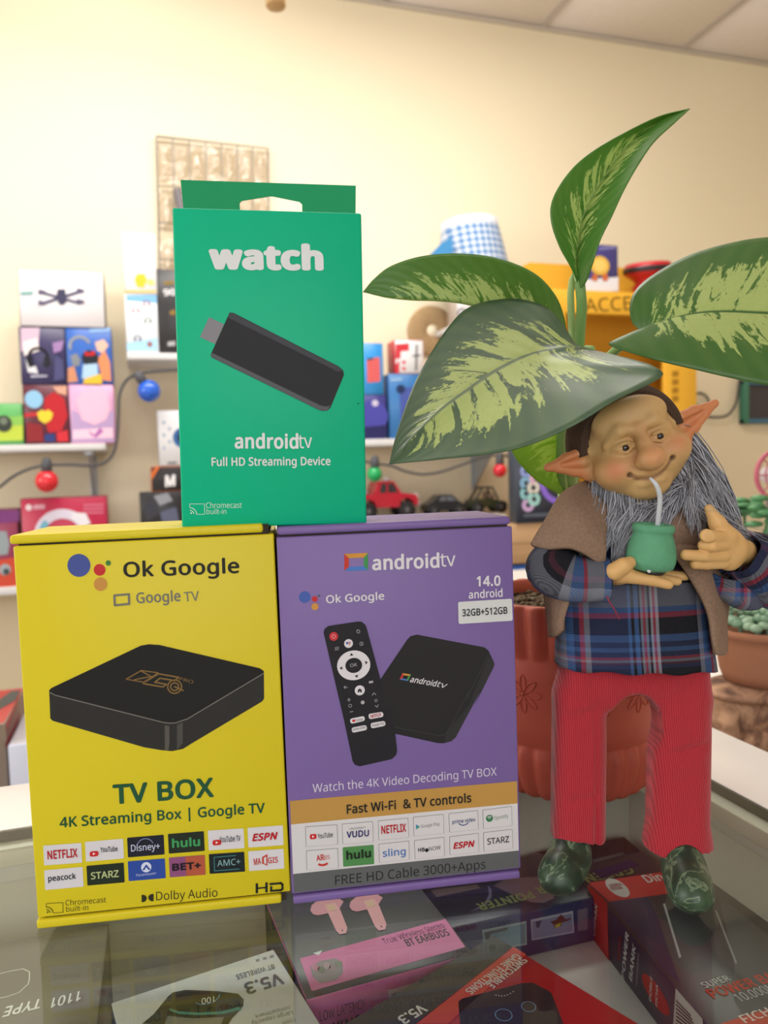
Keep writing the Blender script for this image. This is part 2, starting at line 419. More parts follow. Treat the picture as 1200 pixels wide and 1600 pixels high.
for i in range(3): p.pxrrect([(400+i*11, 1503-i*3), (406+i*11, 1501.5-i*3), (405+i*11, 1498-i*3), (399+i*11, 1499.5-i*3)], .0004, '#8a8a8e')
p.done('printed_icons')
# pink carton of earbuds
o, T, Fr, L, Rt = carton('earbud_box', 'pink and dark grey earbud carton inside the counter beneath the purple box', .0975, .3725, R(3.5), .083, .088, .052, '#47454a', '#c25a92')
p = Print(L); p.poly([(0, .001), (.088, .001), (.088, .051), (0, .051)], '#35353b'); p.done('printed_side')
p = Print(T)
p.pxpoly([(468.5, 1498), (696, 1436), (727, 1480), (487, 1549)], '#e283b4')
p.pxpoly([(489, 1490), (504, 1485.5), (498, 1493.5)], '#e8e6e6', 1)
for ex, ey in ((505, 1407), (566, 1401)):       # the two printed earbuds
    p.pxpoly([(ex-20, ey+16), (ex-18, ey+8), (ex-8, ey), (ex+22, ey-4), (ex+32, ey+2), (ex+26, ey+12), (ex+10, ey+20), (ex-8, ey+24), (ex-16, ey+22)], '#d79aa4', 1)
    p.pxpoly([(ex+2, ey+8), (ex+18, ey+4), (ex+26, ey+14), (ex+38, ey+44), (ex+36, ey+52), (ex+26, ey+54), (ex+20, ey+48)], '#e6aab2', 2)
    p.pxcirc(ex+30, ey+48, 1.3, '#4a3338', 3)
    p.pxpoly([(ex+3, ey+9), (ex+16, ey+6), (ex+22, ey+16), (ex+10, ey+18)], '#d8b49a', 3)
p.pxpoly([(485, 1511), (500, 1502), (524, 1498), (535, 1504), (536, 1520), (526, 1532), (500, 1537), (488, 1526)], '#9c9094', 1)
for q in range(5): p.pxcirc(493+q*9, 1513-q*1.5+(q % 2)*5, 5.5, ('#c98ba0', '#7f8272', '#b9a0a6', '#a98d92', '#8c8f80')[q], 2)
p.done('printed_earbuds')
lettering(T, 'True Wireless Stereo', (601, 1476), (696, 1449), '#4a3f46', .0, h=9)
lettering(T, 'BT EARBUDS', (637, 1479), (704, 1461), '#3a3338', .025, h=11)
lettering(Fr, 'LOW LATENCY', (500, 1596), (571, 1574), '#5a2f49', .0, h=15)
lettering(Fr, 'TWINS', (500, 1622), (564, 1602), '#2f2030', .03, h=18)
p = Print(Fr); p.pxpoly([(606, 1547), (657, 1533), (659, 1564), (609, 1579)], '#c9a7b4')
for q in range(14): p.pxpoly([(612+q*2.9, 1552-q*.8), (612+q*2.9+(.9, 1.7, .6)[q % 3], 1552-q*.8), (613+q*2.9+(.9, 1.7, .6)[q % 3], 1571-q*.8), (613+q*2.9, 1571-q*.8)], '#3a2a34', 1)
p.pxpoly([(662, 1533), (690, 1525), (694, 1552), (664, 1560)], '#c78fab'); p.done('printed_barcode')
# purple and black carton with light pictures
o, T, Fr, L, Rt = carton('pointer_box', 'dark purple carton with green POINTER lettering inside the counter behind the doll shoes', .2265, .419, R(-.5), .160, .058, .027, '#2a2540', '#3a3566')
p = Print(T)
p.pxpoly([(771, 1384), (793, 1372), (851, 1370), (868, 1390), (865, 1404), (850, 1411), (830, 1410), (800, 1398)], '#8f7480')
p.pxpoly([(735, 1425), (757, 1412), (764, 1398), (762, 1383), (768, 1390), (768, 1402), (758, 1416)], '#8a86b0')
p.pxpoly([(673, 1391), (745, 1382), (751, 1388), (682, 1402)], '#8c7a7a')
p.pxpoly([(838, 1332), (975, 1308), (1000, 1330), (905, 1350)], '#2b2130')
p.pxpoly([(925, 1344), (974, 1332), (976, 1336), (928, 1349)], '#6f6a70', 1)
p.pxpoly([(926, 1362), (985, 1344), (1000, 1352), (940, 1374)], '#3f2f66', 1)
p.done('printed_galaxy')
lettering(T, 'POINTER', (828, 1393), (743, 1413), '#a3ad74', .03, h=10)
lettering(T, 'LASER', (893, 1373), (834, 1388), '#a3ad74', .03, h=10)
lettering(T, 'GREEN', (982, 1354), (908, 1369), '#a3ad74', .03, h=10)
p = Print(Fr)
p.pxpoly([(753, 1453), (822, 1439), (823, 1476), (757, 1486)], '#b9c2c4'); p.pxpoly([(755, 1456), (821, 1442), (821, 1474), (758, 1484)], '#7f9aa6', 1)
p.pxpoly([(829, 1437), (895, 1423), (897, 1457), (831, 1469)], '#b9b3c8'); p.pxpoly([(831, 1440), (893, 1427), (895, 1455), (832, 1467)], '#8f86a8', 1)
p.pxpoly([(859, 1440), (868, 1437), (876, 1428), (884, 1436), (893, 1433), (888, 1438), (878, 1441), (876, 1447), (866, 1449), (864, 1444)], '#7a2f33', 2)
p.pxpoly([(836, 1440), (846, 1437), (842, 1449), (838, 1449)], '#4d4560', 2); p.pxpoly([(866, 1445), (876, 1441), (874, 1447), (868, 1449)], '#c9a83a', 3)
p.pxpoly([(757, 1457), (793, 1448), (792, 1453), (766, 1459), (764, 1468), (759, 1467)], '#57504c', 2)
p.pxpoly([(902, 1422), (918, 1418), (918, 1452), (903, 1455)], '#7f6f86'); p.done('printed_pictures')
# red carton, turned in the case
A = at_z(772, 1461, -.045); B = at_z(600, 1592, -.045); C = at_z(1000, 1600, -.045)
d1 = (B-A).to_2d(); d2 = (C-A).to_2d(); yw = math.atan2(d2.y, d2.x)
wd, dp = .104, .094
ux = Vector((math.cos(yw), math.sin(yw))); uy = Vector((math.sin(yw), -math.cos(yw))); cc = A.to_2d()+ux*wd/2+uy*dp/2
o, T, Fr, L, Rt = carton('controller_box', 'red and dark grey carton marked SWITCHABLE GAME FUNCTIONS turned cornerwise inside the counter', cc.x, cc.y, yw, wd, dp, .052, '#c41f2c', '#3c3b36')
p = Print(T)
A2, B2 = T.uv(772, 1461), T.uv(600, 1592); A3, B3 = T.uv(802.5, 1479), T.uv(650, 1600)
P1, P2 = T.uv(802, 1479), T.uv(650, 1600); e_ = P1+(P2-P1)*((P1.y-.0005)/(P1.y-P2.y)); s_ = P1+(P1-P2)*((dp-.0005-P1.y)/(P1.y-P2.y))
p.poly([(.0005, dp-.0005), (.0005, .0005), e_, s_], '#43423d')
p.pxpoly([(803, 1480), (652, 1600), (700, 1600), (822, 1492)], '#e0503f', 1)
p.pxpoly([(716, 1566), (722, 1561), (815, 1537), (832, 1536), (856, 1548), (862, 1553), (880, 1600), (890, 1640), (722, 1640)], '#2b2831', 1)
p.pxring(787, 1587, 12.5, 13.6, '#7fb0e0', 2, 24); p.pxring(826, 1574, 10.5, 11.6, '#7fb0e0', 2, 24)
for q in range(7): p.pxcirc(775+q*4.5, 1556+4*math.sin(q*.5)-q, 1.0, '#cfcfd4', 2, 8)
p.done('printed_controller')
lettering(T, 'SWITCHABLE', (815, 1497), (760, 1540), '#ecd9d4', .03, h=8, k=2)
lettering(T, 'GAME FUNCTIONS', (805, 1491), (726, 1549), '#ecd9d4', .03, h=8, k=2)
lettering(T, 'V5.3', (657, 1570), (620, 1592), '#e6e4e2', .03, h=13, k=2)
# power bank carton
A = at_z(918.7, 1378.7, -.065); B = at_z(1101, 1596, -.065); dv = (B-A).to_2d(); yw = math.atan2(dv.y, dv.x)+math.pi/2
wd, dp = .080, .165
ux = Vector((math.cos(yw), math.sin(yw))); uy = Vector((math.sin(yw), -math.cos(yw))); cc = A.to_2d()+ux*wd/2+uy*dp/2
o, T, Fr, L, Rt = carton('charger_box', 'navy, red and black power bank carton inside the counter at right', cc.x, cc.y, yw, wd, dp, .032, '#2a2530', '#20284a')
def quad(Fc, pts): return [Fc.uv(*q) for q in pts]
p = Print(T)
p.pxpoly([(919.5, 1379.5), (1039, 1362), (1058, 1395), (951, 1409)], '#c8332f'); p.pxcirc(964.5, 1387.5, 15, '#d8d0ce', 1)
p.pxpoly([(951, 1409), (1012, 1401), (1030, 1440), (1050, 1500), (1062, 1536), (1040, 1520)], '#272d4d')
p.pxpoly([(1122, 1400), (1150, 1421), (1240, 1495), (1260, 1640), (1190, 1640), (1146, 1560), (1148, 1500)], '#5a5c5e')
p.pxpoly([(1036, 1413), (1039, 1412), (1064.5, 1496), (1061, 1497.5)], '#bdbcbe', 1); p.pxpoly([(1117, 1423), (1120, 1424), (1152, 1505), (1149, 1507)], '#9c9b9d', 1)
p.pxpoly([(1126, 1600), (1200, 1577), (1290, 1550), (1290, 1660), (1150, 1640)], '#cf4a36', 1)
p.done('printed_power_bank')
lettering(T, 'Dinax', (1012, 1380), (1062, 1373), '#e2dad8', .02, h=11, k=2)
lettering(T, 'DOBLE', (955, 1387), (973, 1384), '#b0403c', .02, h=4, k=2); lettering(T, 'FICHA', (957, 1392), (974, 1389.5), '#b0403c', .02, h=4, k=2)
lettering(T, 'SUPER', (1102, 1545), (1143, 1532), '#dcdcde', .025, h=8, k=1)
lettering(T, 'POWER BANK', (1115, 1561), (1243, 1523), '#d2452f', .03, h=13, k=1)
lettering(T, '10.000MAH', (1157, 1566), (1238, 1541), '#c9c9cc', 0, h=11, k=1)
lettering(T, 'FICHA', (1165, 1600), (1224, 1581), '#ead6d0', .02, h=11, k=2)
p = Print(L)
p.pxpoly([(915.5, 1463), (919, 1381), (949, 1410), (952, 1511)], '#c8332f')
p.pxcirc(1024, 1553, 18, '#c8332f', 0)
p.pxpoly([(1056, 1544), (1098, 1592), (1100, 1620), (1048, 1640), (1052, 1600)], '#d9d5d4')
for q in range(7): p.pxpoly([(1057, 1562+q*6), (1080+q*2, 1586+q*6), (1080+q*2, 1588.5+q*6), (1057, 1564.5+q*6)], '#33303a', 1)
p.done('printed_art')
lettering(L, 'Dinax', (930, 1463), (934, 1415), '#e6dedc', .02, h=9, k=1)
lettering(L, 'SUPER', (968, 1504), (971, 1466), '#c8332f', .02, h=5, k=1)
lettering(L, 'POWER', (976, 1532), (983, 1460), '#e2e2e6', .03, h=9, k=1)
lettering(L, 'BANK', (988, 1535), (994, 1480), '#e2e2e6', .03, h=9, k=1)
lettering(L, '10000MAH', (996, 1544), (999, 1492), '#b9bcc8', 0, h=4, k=1)
lettering(L, 'DOBLE', (1018, 1566), (1020, 1528), '#efe0de', .02, h=6, k=1); lettering(L, 'FICHA', (1028, 1574), (1029, 1540), '#efe0de', .02, h=6, k=1)
# ================================================================ the three cartons standing on the glass
def upright(name, label, x, y, z, yaw, lean, wd, hh, dp, colr, flap, flap_x, basex, top_mat=None):
    """standing carton: body, dark inner fold behind the lid gap, rounded lid and base flaps. Own space: x right, y back, z up, front at y = 0"""
    o = thing(name, label, 'box', (x, y, z), (0, lean, yaw))
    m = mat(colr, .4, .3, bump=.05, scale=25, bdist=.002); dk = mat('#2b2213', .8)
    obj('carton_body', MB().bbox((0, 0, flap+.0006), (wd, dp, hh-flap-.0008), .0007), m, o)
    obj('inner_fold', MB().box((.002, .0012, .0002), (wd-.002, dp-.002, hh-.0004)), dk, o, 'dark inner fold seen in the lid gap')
    lid = MB().bbox((flap_x[0], -.0003, hh-flap), (flap_x[1], dp, hh), .0012, 3); obj('lid_flap', lid, m, o)
    base = MB().bbox((basex[0], -.0010, 0), (basex[1], dp, flap), .0010, 3); obj('base_flap', base, m, o)
    return o, Face(o, (0, 0, 0), (1, 0, 0), (0, 0, 1))
def camyaw(x, y): c, s = math.cos(YAW), math.sin(YAW); return x*c+y*s, -x*s+y*c
def tile(F, q, colr, name='printed_tile'):
    p = Print(F); p.pxrrect(q, .0004, colr); return p
# ---------------- yellow
x, y = camyaw(-.15113, .31395)
yb, Y = upright('yellow_box', 'tall yellow streaming box carton standing at left on the glass counter', x, y, .0004, R(7.08)-YAW, R(-.5), .1060, .16667, .052, '#d6c51f', .0038, (-.0012, .1016), (-.0004, .1020))
z = lambda ax, ay: (20+ax/2.727, 810+ay/2.727)      # reading frames of the two halves of the print
q = lambda ax, ay: (20+ax/2.727, 1150+ay/2.727)
p = Print(Y)
for cx, cy, rr, cc in ((282, 200, 49, '#46549a'), (370, 219, 25, '#c22f30'), (407, 190, 11.5, '#3f7f3c'), (374, 280, 29, '#c78f45')): p.pxcirc(*z(cx, cy), rr/2.727, cc)
p.done('printed_dots')
lettering(Y, 'Ok Google', z(472, 249), z(966, 231), '#23221a', .022, h=63/2.727)
p = Print(Y)
p.pxline([z(434, 328), z(494, 323)], 3.6, '#77766c'); p.pxline([z(433, 333), z(435, 366)], 3.6, '#77766c', 1); p.pxline([z(436, 370), z(495, 364)], 3.6, '#77766c', 1); p.pxline([z(495, 326), z(496, 362)], 3.6, '#77766c', 1)
p.done('printed_screen_icon')
lettering(Y, 'Google', z(527, 361), z(716, 351), '#77766c', .02, h=45/2.727); lettering(Y, 'TV', z(731, 355), z(796, 349), '#77766c', -.004, h=40/2.727)
p = Print(Y)                                         # the pictured black device
BK, SD, ED = '#191817', '#2b2a29', '#55524d'
L0, L1, Fb, R0, R1 = z(155, 735), z(160, 855), (269, 1172.7), z(1071, 665), z(1070, 770)
p.pxpoly([z(155, 732), z(165, 722), z(545, 542), z(580, 536), z(625, 539), z(1052, 638), z(1070, 650), z(1071, 768), z(1062, 780), z(760, 960), (286, 1170), (269, 1173.5), (252, 1172), z(560, 975), z(170, 862), z(160, 852)], SD)
p.pxpoly([z(157, 735), z(168, 722), z(545, 542), z(580, 536), z(625, 539), z(1052, 638), z(1066, 648), z(1060, 664), z(745, 848), z(690, 868), z(640, 862), z(180, 748)], BK, 1)
p.pxline([z(160, 741), z(180, 752), z(640, 868), z(668, 872), z(695, 870), z(745, 853), z(1068, 660)], 1.6, '#77736d', 2)
p.pxpoly([z(648, 880), z(668, 884), z(668, 960), z(664, 987), z(648, 985)], ED, 2); p.pxpoly([z(700, 878), z(725, 868), z(725, 955), z(700, 985)], '#4a4845', 2)
G = '#86693a'
p.pxline([z(484, 684), z(548, 647), z(620, 657), z(558, 697), z(484, 684)], 1.6, G, 2); p.pxline([z(520, 686), z(590, 672), z(548, 650)], 1.6, G, 2)
p.pxline([z(566, 694), z(622, 661), z(706, 676), z(690, 690), z(628, 680), z(606, 697), z(655, 706), z(640, 717), z(558, 703)], 2.2, G, 2)
c0 = Y.uv(*z(690, 716)); u1 = (Y.uv(*z(1, 0))-Y.uv(*z(0, 0))).length
for r0, r1 in ((30, 36), (16, 22)): p.ring(c0, r0*u1*.95, r1*u1*.95, G, 2, 24, 40, 400)
p.pxline([z(690, 716), z(726, 732)], 2, G, 2); p.done('printed_device')
lettering(Y, 'PRO', z(708, 688), z(768, 703), G, 0, h=5, k=3)
GR = '#1f5236'
lettering(Y, 'TV BOX', q(428, 288), q(858, 256), GR, .03, h=81/2.727)
lettering(Y, '4K Streaming Box | Google TV', q(200, 389), q(1075, 325), GR, .022, h=43/2.727)
rows = ((((130, 467), (292, 455)), ((308, 451), (470, 437)), ((487, 433), (643, 420)), ((661, 417), (814, 405)), ((831, 403), (983, 393)), ((1000, 391), (1150, 380))),
        (((134, 572), (298, 557)), ((314, 553), (473, 539)), ((490, 534), (648, 521)), ((665, 518), (818, 506)), ((835, 503), (986, 493)), ((1003, 491), (1153, 480))))
cols = (('#d5d3da', '#d5d3da', '#1b1c2b', '#20281f', '#d5d3da', '#d5d3da'), ('#d5d3da', '#1f2a1c', '#2c4aa0', '#8c4f7c', '#182024', '#d5d3da'))
def yq(i, j, h=84):
    (ax, ay), (bx, by) = rows[i][j]; return [q(ax, ay), q(bx, by), q(bx+4, by+h), q(ax+4, ay+h)]
for i in range(2):
    for j in range(6):
        p = tile(Y, yq(i, j), cols[i][j])
        (ax, ay), (bx, by) = rows[i][j]
        if (i, j) == (1, 3): p.pxrrect([q(ax+70, ay-4), q(bx, by), q(bx+4, by+84), q(ax+74, ay+78)], .0004, '#b0563f', 1)
        if (i, j) in ((0, 1), (0, 4)):
            s = 0 if j == 1 else 0
            p.pxrrect([q(ax+20, ay+40), q(ax+58, ay+37), q(ax+58, ay+60), q(ax+20, ay+63)], .001, '#c5242b', 1)
            p.pxpoly([q(ax+34, ay+44), q(ax+34, ay+55), q(ax+45, ay+49)], '#f0e8e8', 2)
        if (i, j) == (0, 2): p.pxring(*q(565, 470), 12.5, 13.5, '#8fa0c8', 1, 20, 20, 170)
        if (i, j) == (1, 2):
            p.pxcirc(*q(569, 558), 8, '#d3daf0', 1); p.pxpoly([q(552, 570), q(569, 545), q(588, 568)], '#2c4aa0', 2); p.pxpoly([q(560, 572), q(570, 556), q(580, 571)], '#d3daf0', 3)
        if (i, j) == (1, 4): p.pxline([q(858, 516), q(950, 508)], 1, '#4a8f96', 1); p.pxline([q(858, 516), q(860, 574)], 1, '#4a8f96', 1); p.pxline([q(860, 574), q(965, 565)], 1, '#4a8f96', 1)
        if (i, j) == (1, 5):
            p.pxpoly([q(1062, 515), q(1085, 502), q(1085, 552), q(1062, 542)], '#c23a2e', 1); p.pxpoly([q(1070, 517), q(1080, 512), q(1080, 545), q(1070, 540)], '#d5d3da', 2)
        p.done('printed_tile')
RD = '#b5202a'
lettering(Y, 'NETFLIX', q(149, 524), q(277, 513), RD, .03, h=36/2.727, k=1)
lettering(Y, 'YouTube', q(374, 494), q(447, 489), '#3a3436', .02, h=21/2.727, k=1)
lettering(Y, 'Disney+', q(505, 490), q(628, 480), '#c9cfe6', .01, h=28/2.727, k=2)
lettering(Y, 'hulu', q(679, 474), q(799, 465), '#3f9a5c', .035, h=36/2.727, k=1)
lettering(Y, 'YouTube TV', q(881, 452), q(970, 446), '#3a3436', .01, h=24/2.727, k=1)
lettering(Y, 'ESPN', q(1020, 446), q(1130, 437), RD, .045, h=30/2.727, k=1, shear=.25)
lettering(Y, 'peacock', q(152, 618), q(270, 606), '#25232a', .02, h=24/2.727, k=1)
lettering(Y, 'STARZ', q(334, 609), q(453, 598), '#b9c48e', .02, h=29/2.727, k=1)
lettering(Y, 'Paramount+', q(527, 598), q(613, 588), '#c3cdea', 0, h=11/2.727, k=1)
lettering(Y, 'BET+', q(680, 572), q(803, 562), '#1f1620', .04, h=29/2.727, k=2)
lettering(Y, 'AMC+', q(872, 555), q(970, 546), '#8ab6bc', .0, h=26/2.727, k=1)
lettering(Y, 'MA', q(1028, 549), q(1058, 545), '#c23a2e', .02, h=28/2.727, k=1); lettering(Y, 'GIS', q(1087, 541), q(1130, 537), '#c23a2e', .02, h=24/2.727, k=1)
p = Print(Y); p.poly([Y.uv(*q(549, 676)), Y.uv(*q(549, 708)), Y.uv(*q(562, 706)), Y.uv(*q(570, 698)), Y.uv(*q(571, 686)), Y.uv(*q(562, 677))], '#2a2a18')
p.poly([Y.uv(*q(600, 672)), Y.uv(*q(600, 704)), Y.uv(*q(588, 703)), Y.uv(*q(578, 694)), Y.uv(*q(578, 682)), Y.uv(*q(587, 674))], '#2a2a18'); p.done('printed_symbol')
lettering(Y, 'Dolby Audio', q(611, 700), q(872, 684), '#2f2f1c', .0, h=36/2.727)
p = Print(Y); HK = '#23251d'
p.pxline([q(1040, 632), q(1040, 665)], 4, HK); p.pxline([q(1081, 628), q(1081, 661)], 4, HK); p.pxline([q(1038, 649), q(1081, 645)], 2.5, HK)
p.pxline([q(1098, 630), q(1142, 626), q(1149, 632), q(1149, 651), q(1142, 656), q(1101, 659), q(1101, 643)], 3.4, HK, 1); p.done('lettering')
def cast(F, x0, y0, x1, y1, sl, colr):
    """the cast symbol: a screen outline with three arcs"""
    p = Print(F); p.pxline([(x0, y0+5), (x0, y0), (x1, y0-sl), (x1+.3, y1-sl), (x0+11, y1-sl*.4)], .9, colr)
    p.pxcirc(x0+2.2, y1-1.8, 1.4, colr, 0, 10)
    for rr in (6, 10.3): p.pxring(x0+.4, y1-.3, rr-.8, rr+.5, colr, 0, 12, 0, 90)
    p.done('printed_symbol')
cast(Y, 72.3, 1411.6, 98.3, 1427, 1.6, '#4a4420')
lettering(Y, 'Chromecast', q(225, 722), q(398, 708), '#4a4420', 0, h=23/2.727); lettering(Y, 'built-in', q(228, 749), q(322, 741), '#4a4420', 0, h=22/2.727)
# ---------------- purple
x, y = camyaw(-.0453, .32679)
pb, P = upright('purple_box', 'tall purple streaming box carton standing beside the yellow one on the glass', x, y, .0003, R(8.23)-YAW, R(-.34), .1043, .16594, .052, '#77619f', .0036, (.0006, .1036), (.0004, .1036))
z = lambda ax, ay: (430+ax/3.077, 800+ay/3.077)
q = lambda ax, ay: (440+ax/3.077, 1080+ay/3.077)
WH = '#d9d6dd'
def tvicon(F, pts, k=0):
    """four colour screen outline; pts = outer corners from top left, then inner corners"""
    o, i = pts[:4], pts[4:]
    p = Print(F)
    for a, b, cc in ((0, 1, '#c98f3c'), (1, 2, '#3f8f4f'), (2, 3, '#4a78c4'), (3, 0, '#bf3a33')): p.pxpoly([o[a], o[b], i[b], i[a]], cc, k)
    p.done('printed_screen_icon')
tvicon(P, [z(332, 201), z(446, 196), z(446, 279), z(332, 284), z(354, 222), z(426, 219), z(426, 260), z(354, 264)])
lettering(P, 'android', z(466, 278), z(790, 265), WH, .03, h=68/3.077); lettering(P, 'tv', z(794, 263), z(868, 258), WH, -.004, h=66/3.077)
lettering(P, '14.0', z(968, 356), z(1083, 352), WH, .03, h=48/3.077); lettering(P, 'android', z(930, 416), z(1093, 406), WH, .02, h=38/3.077)
p = Print(P, .0003); p.pxrrect([z(878, 432), z(1137, 416), z(1141, 522), z(881, 538)], .0009, '#cfd2d4'); p.done('sticker', 'white rounded paper sticker')
lettering(P, '32GB+512GB', z(898, 500), z(1115, 487), '#2b2b2e', .022, h=33/3.077, k=3)
p = Print(P)
for cx, cy, rr, cc in ((142, 409, 28, '#465fae'), (190, 418, 14, '#c03038'), (210, 402, 6.5, '#52607a'), (191, 455, 17, '#c98f45')): p.pxcirc(*z(cx, cy), rr/3.077, cc)
p.done('printed_dots')
lettering(P, 'Ok Google', z(245, 438), z(525, 420), WH, .02, h=37/3.077)
p = Print(P)                                          # pictured device
p.pxpoly([z(505, 805), z(635, 612), z(650, 597), z(680, 589), z(1005, 650), z(1025, 665), z(1054, 728), z(1050, 745), z(960, 925), q(955, 0), q(836, 222), q(815, 240), q(780, 250), q(750, 249), q(540, 203), q(500, 100)], '#232224')
p.pxpoly([z(1028, 690), z(1054, 730), z(1050, 745), z(960, 925), q(955, 0), q(836, 222), q(815, 240), q(785, 248), q(790, 200), z(930, 930)], '#2f2e31', 1)
p.pxline([z(1026, 680), z(920, 900), q(900, 0), q(790, 205), q(760, 214), q(540, 170)], .9, '#3d3c40', 2)
p.done('printed_device')
tvicon(P, [z(611, 773), z(652, 780), z(638, 811), z(597, 804), z(617, 783), z(640, 787), z(632, 803), z(610, 799)], 3)
lettering(P, 'android', z(646, 815), z(775, 838), WH, .02, h=9, k=3, shear=.25); lettering(P, 'tv', z(776, 838), z(824, 847), WH, 0, h=9, k=3, shear=.25)
p = Print(P)                                          # pictured remote control
p.pxpoly([z(232, 578), z(238, 560), z(256, 547), z(395, 526), z(415, 527), z(432, 541), z(440, 560), z(540, 930), q(530, 60), q(555, 285), q(550, 305), q(530, 325), q(375, 360), q(352, 352), q(341, 335), q(300, 140), z(300, 870)], '#1f1e24', 2)
p.pxcirc(*z(281, 597), 21/3.077, '#c2323c', 3); p.pxring(*z(281, 597), 2.3, 3.1, '#e8b0b0', 4, 16); p.pxcirc(*z(352, 631), 21/3.077, WH, 3)
p.pxcirc(*z(346, 629), 2.0, '#4a5fae', 4); p.pxcirc(*z(358, 627), 1.3, '#b8333c', 4); p.pxcirc(*z(356, 636), 1.2, '#c98f45', 4)
c = P.uv(*z(377, 736)); u1 = (P.uv(*z(1, 0))-P.uv(*z(0, 0))).length
p.ell(c, 83*u1, 75*u1, WH, 3); p.ell(c, 42*u1, 38*u1, '#1f1e24', 4)
for dx, dy in ((-11, -52), (60, -14), (14, 52), (-60, 13)):
    n = math.hypot(dx, dy); ex, ey = dx/n, dy/n; p.pxpoly([z(377+dx+ex*8, 736+dy+ey*8), z(377+dx-ey*9-ex*5, 736+dy+ex*9-ey*5), z(377+dx+ey*9-ex*5, 736+dy-ex*9-ey*5)], '#2b2a30', 4)
p.pxcirc(*z(406, 856), 24/3.077, WH, 3); p.pxpoly([z(396, 866), z(396, 855), z(405, 846), z(415, 853), z(416, 865), z(409, 866), z(406, 858), z(402, 866)], '#2b2a30', 4)
GY = '#a9a7ae'
for k in range(3): p.pxline([z(287, 651+k*6), z(305, 648+k*6)], .7, GY, 3)
p.pxring(*z(414, 632), 2.4, 3.1, GY, 3, 14); p.pxline([z(414, 629), z(415, 637)], .8, GY, 3); p.pxring(*z(399, 574), 2.0, 2.8, GY, 3, 10); p.pxline([z(392, 566), z(402, 566)], .8, GY, 3)
p.pxline([z(347, 842), z(331, 841)], .9, GY, 3); p.pxline([z(337, 835), z(330, 841), z(336, 847)], .9, GY, 3)
p.pxrrect([z(449, 812), z(470, 809), z(471, 820), z(450, 823)], .0004, GY, 3)
p.pxline([z(346, 903), z(361, 900)], .9, GY, 3); p.pxline([z(353, 894), z(355, 909)], .9, GY, 3); p.pxring(*z(360, 930), 2.1, 2.8, GY, 3, 12); p.pxline([z(359, 960), z(373, 957)], .9, GY, 3)
p.pxcirc(*z(420, 914), 3.2, GY, 3, 6); p.pxline([z(466, 880), z(474, 868), z(483, 877)], .9, GY, 3); p.pxring(*z(484, 905), 1.7, 2.4, GY, 3, 10); p.pxline([z(480, 929), z(489, 937), z(495, 925)], .9, GY, 3)
for qq in ([(327, 131), (397, 117), (401, 140), (332, 156)], [(416, 108), (486, 97), (490, 121), (420, 134)], [(335, 174), (407, 160), (411, 184), (339, 199)], [(426, 152), (496, 140), (500, 164), (430, 178)]): p.pxrrect([q(*w_) for w_ in qq], .0011, WH, 3)
p.pxrrect([q(338, 136), q(352, 133), q(354, 144), q(340, 147)], .0004, '#c5242b', 4)
p.done('printed_remote')
lettering(P, 'OK', z(360, 744), z(394, 738), GY, .01, h=5, k=5)
lettering(P, 'YouTube', q(356, 144), q(391, 137), '#3a3436', 0, h=3.6, k=5); lettering(P, 'NETFLIX', q(428, 126), q(479, 115), RD, .02, h=4.5, k=5)
lettering(P, 'prime video', q(343, 188), q(404, 175), '#2c2c40', 0, h=4, k=5); lettering(P, 'Google Play', q(434, 168), q(494, 156), '#55555a', 0, h=3.6, k=5)
lettering(P, 'Watch the 4K Video Decoding TV BOX', q(150, 487), q(1034, 404), '#cfc9da', 0, h=40/3.077)
p = Print(P, .0001); wb = .1043
def band(t0, t1, b0, b1): return [P.uv(*t0), P.uv(*t1), P.uv(*b1), P.uv(*b0)]
def full(q4):                                          # stretch a band to the full width of the front
    a, b, c, d = q4; e = .0009
    def ext(s, t): dr = (t-s)/(t.x-s.x); return s+dr*(e-s.x), s+dr*(wb-e-s.x)
    a2, b2 = ext(a, b); d2, c2 = ext(d, c); return [a2, b2, c2, d2]
p.poly(full(band(q(45, 527), q(1155, 430), q(48, 640), q(1158, 537))), '#b98f49'); p.poly(full(band(q(48, 640), q(1158, 537), q(60, 878), q(1163, 763))), '#d3d2d6')
gb = full(band(q(60, 878), q(1163, 763), q(64, 978), q(1163, 872))); gb[2].y = gb[3].y = .0050; p.poly(gb, '#5e6163'); p.done('printed_band')
lettering(P, 'Fast Wi-Fi  & TV controls', q(313, 588), q(912, 531), '#2a2620', .025, h=43/3.077, k=1)
lettering(P, 'FREE HD Cable 3000+Apps', q(258, 930), q(980, 851), '#26282b', 0, h=44/3.077, k=1)
tiles = (((114, 650), (267, 640), (270, 735), (117, 747)), ((290, 637), (438, 625), (441, 722), (293, 734)), ((463, 622), (608, 608), (611, 702), (466, 716)), ((632, 604), (778, 590), (780, 682), (635, 696)), ((803, 587), (943, 572), (946, 664), (806, 678)), ((966, 570), (1106, 552), (1108, 645), (969, 660)),
         ((118, 766), (270, 753), (273, 847), (121, 860)), ((293, 750), (442, 737), (445, 830), (296, 843)), ((466, 734), (612, 718), (614, 808), (469, 823)), ((637, 716), (781, 700), (783, 792), (640, 806)), ((806, 698), (946, 681), (948, 773), (808, 787)), ((969, 678), (1109, 662), (1111, 755), (971, 770)))
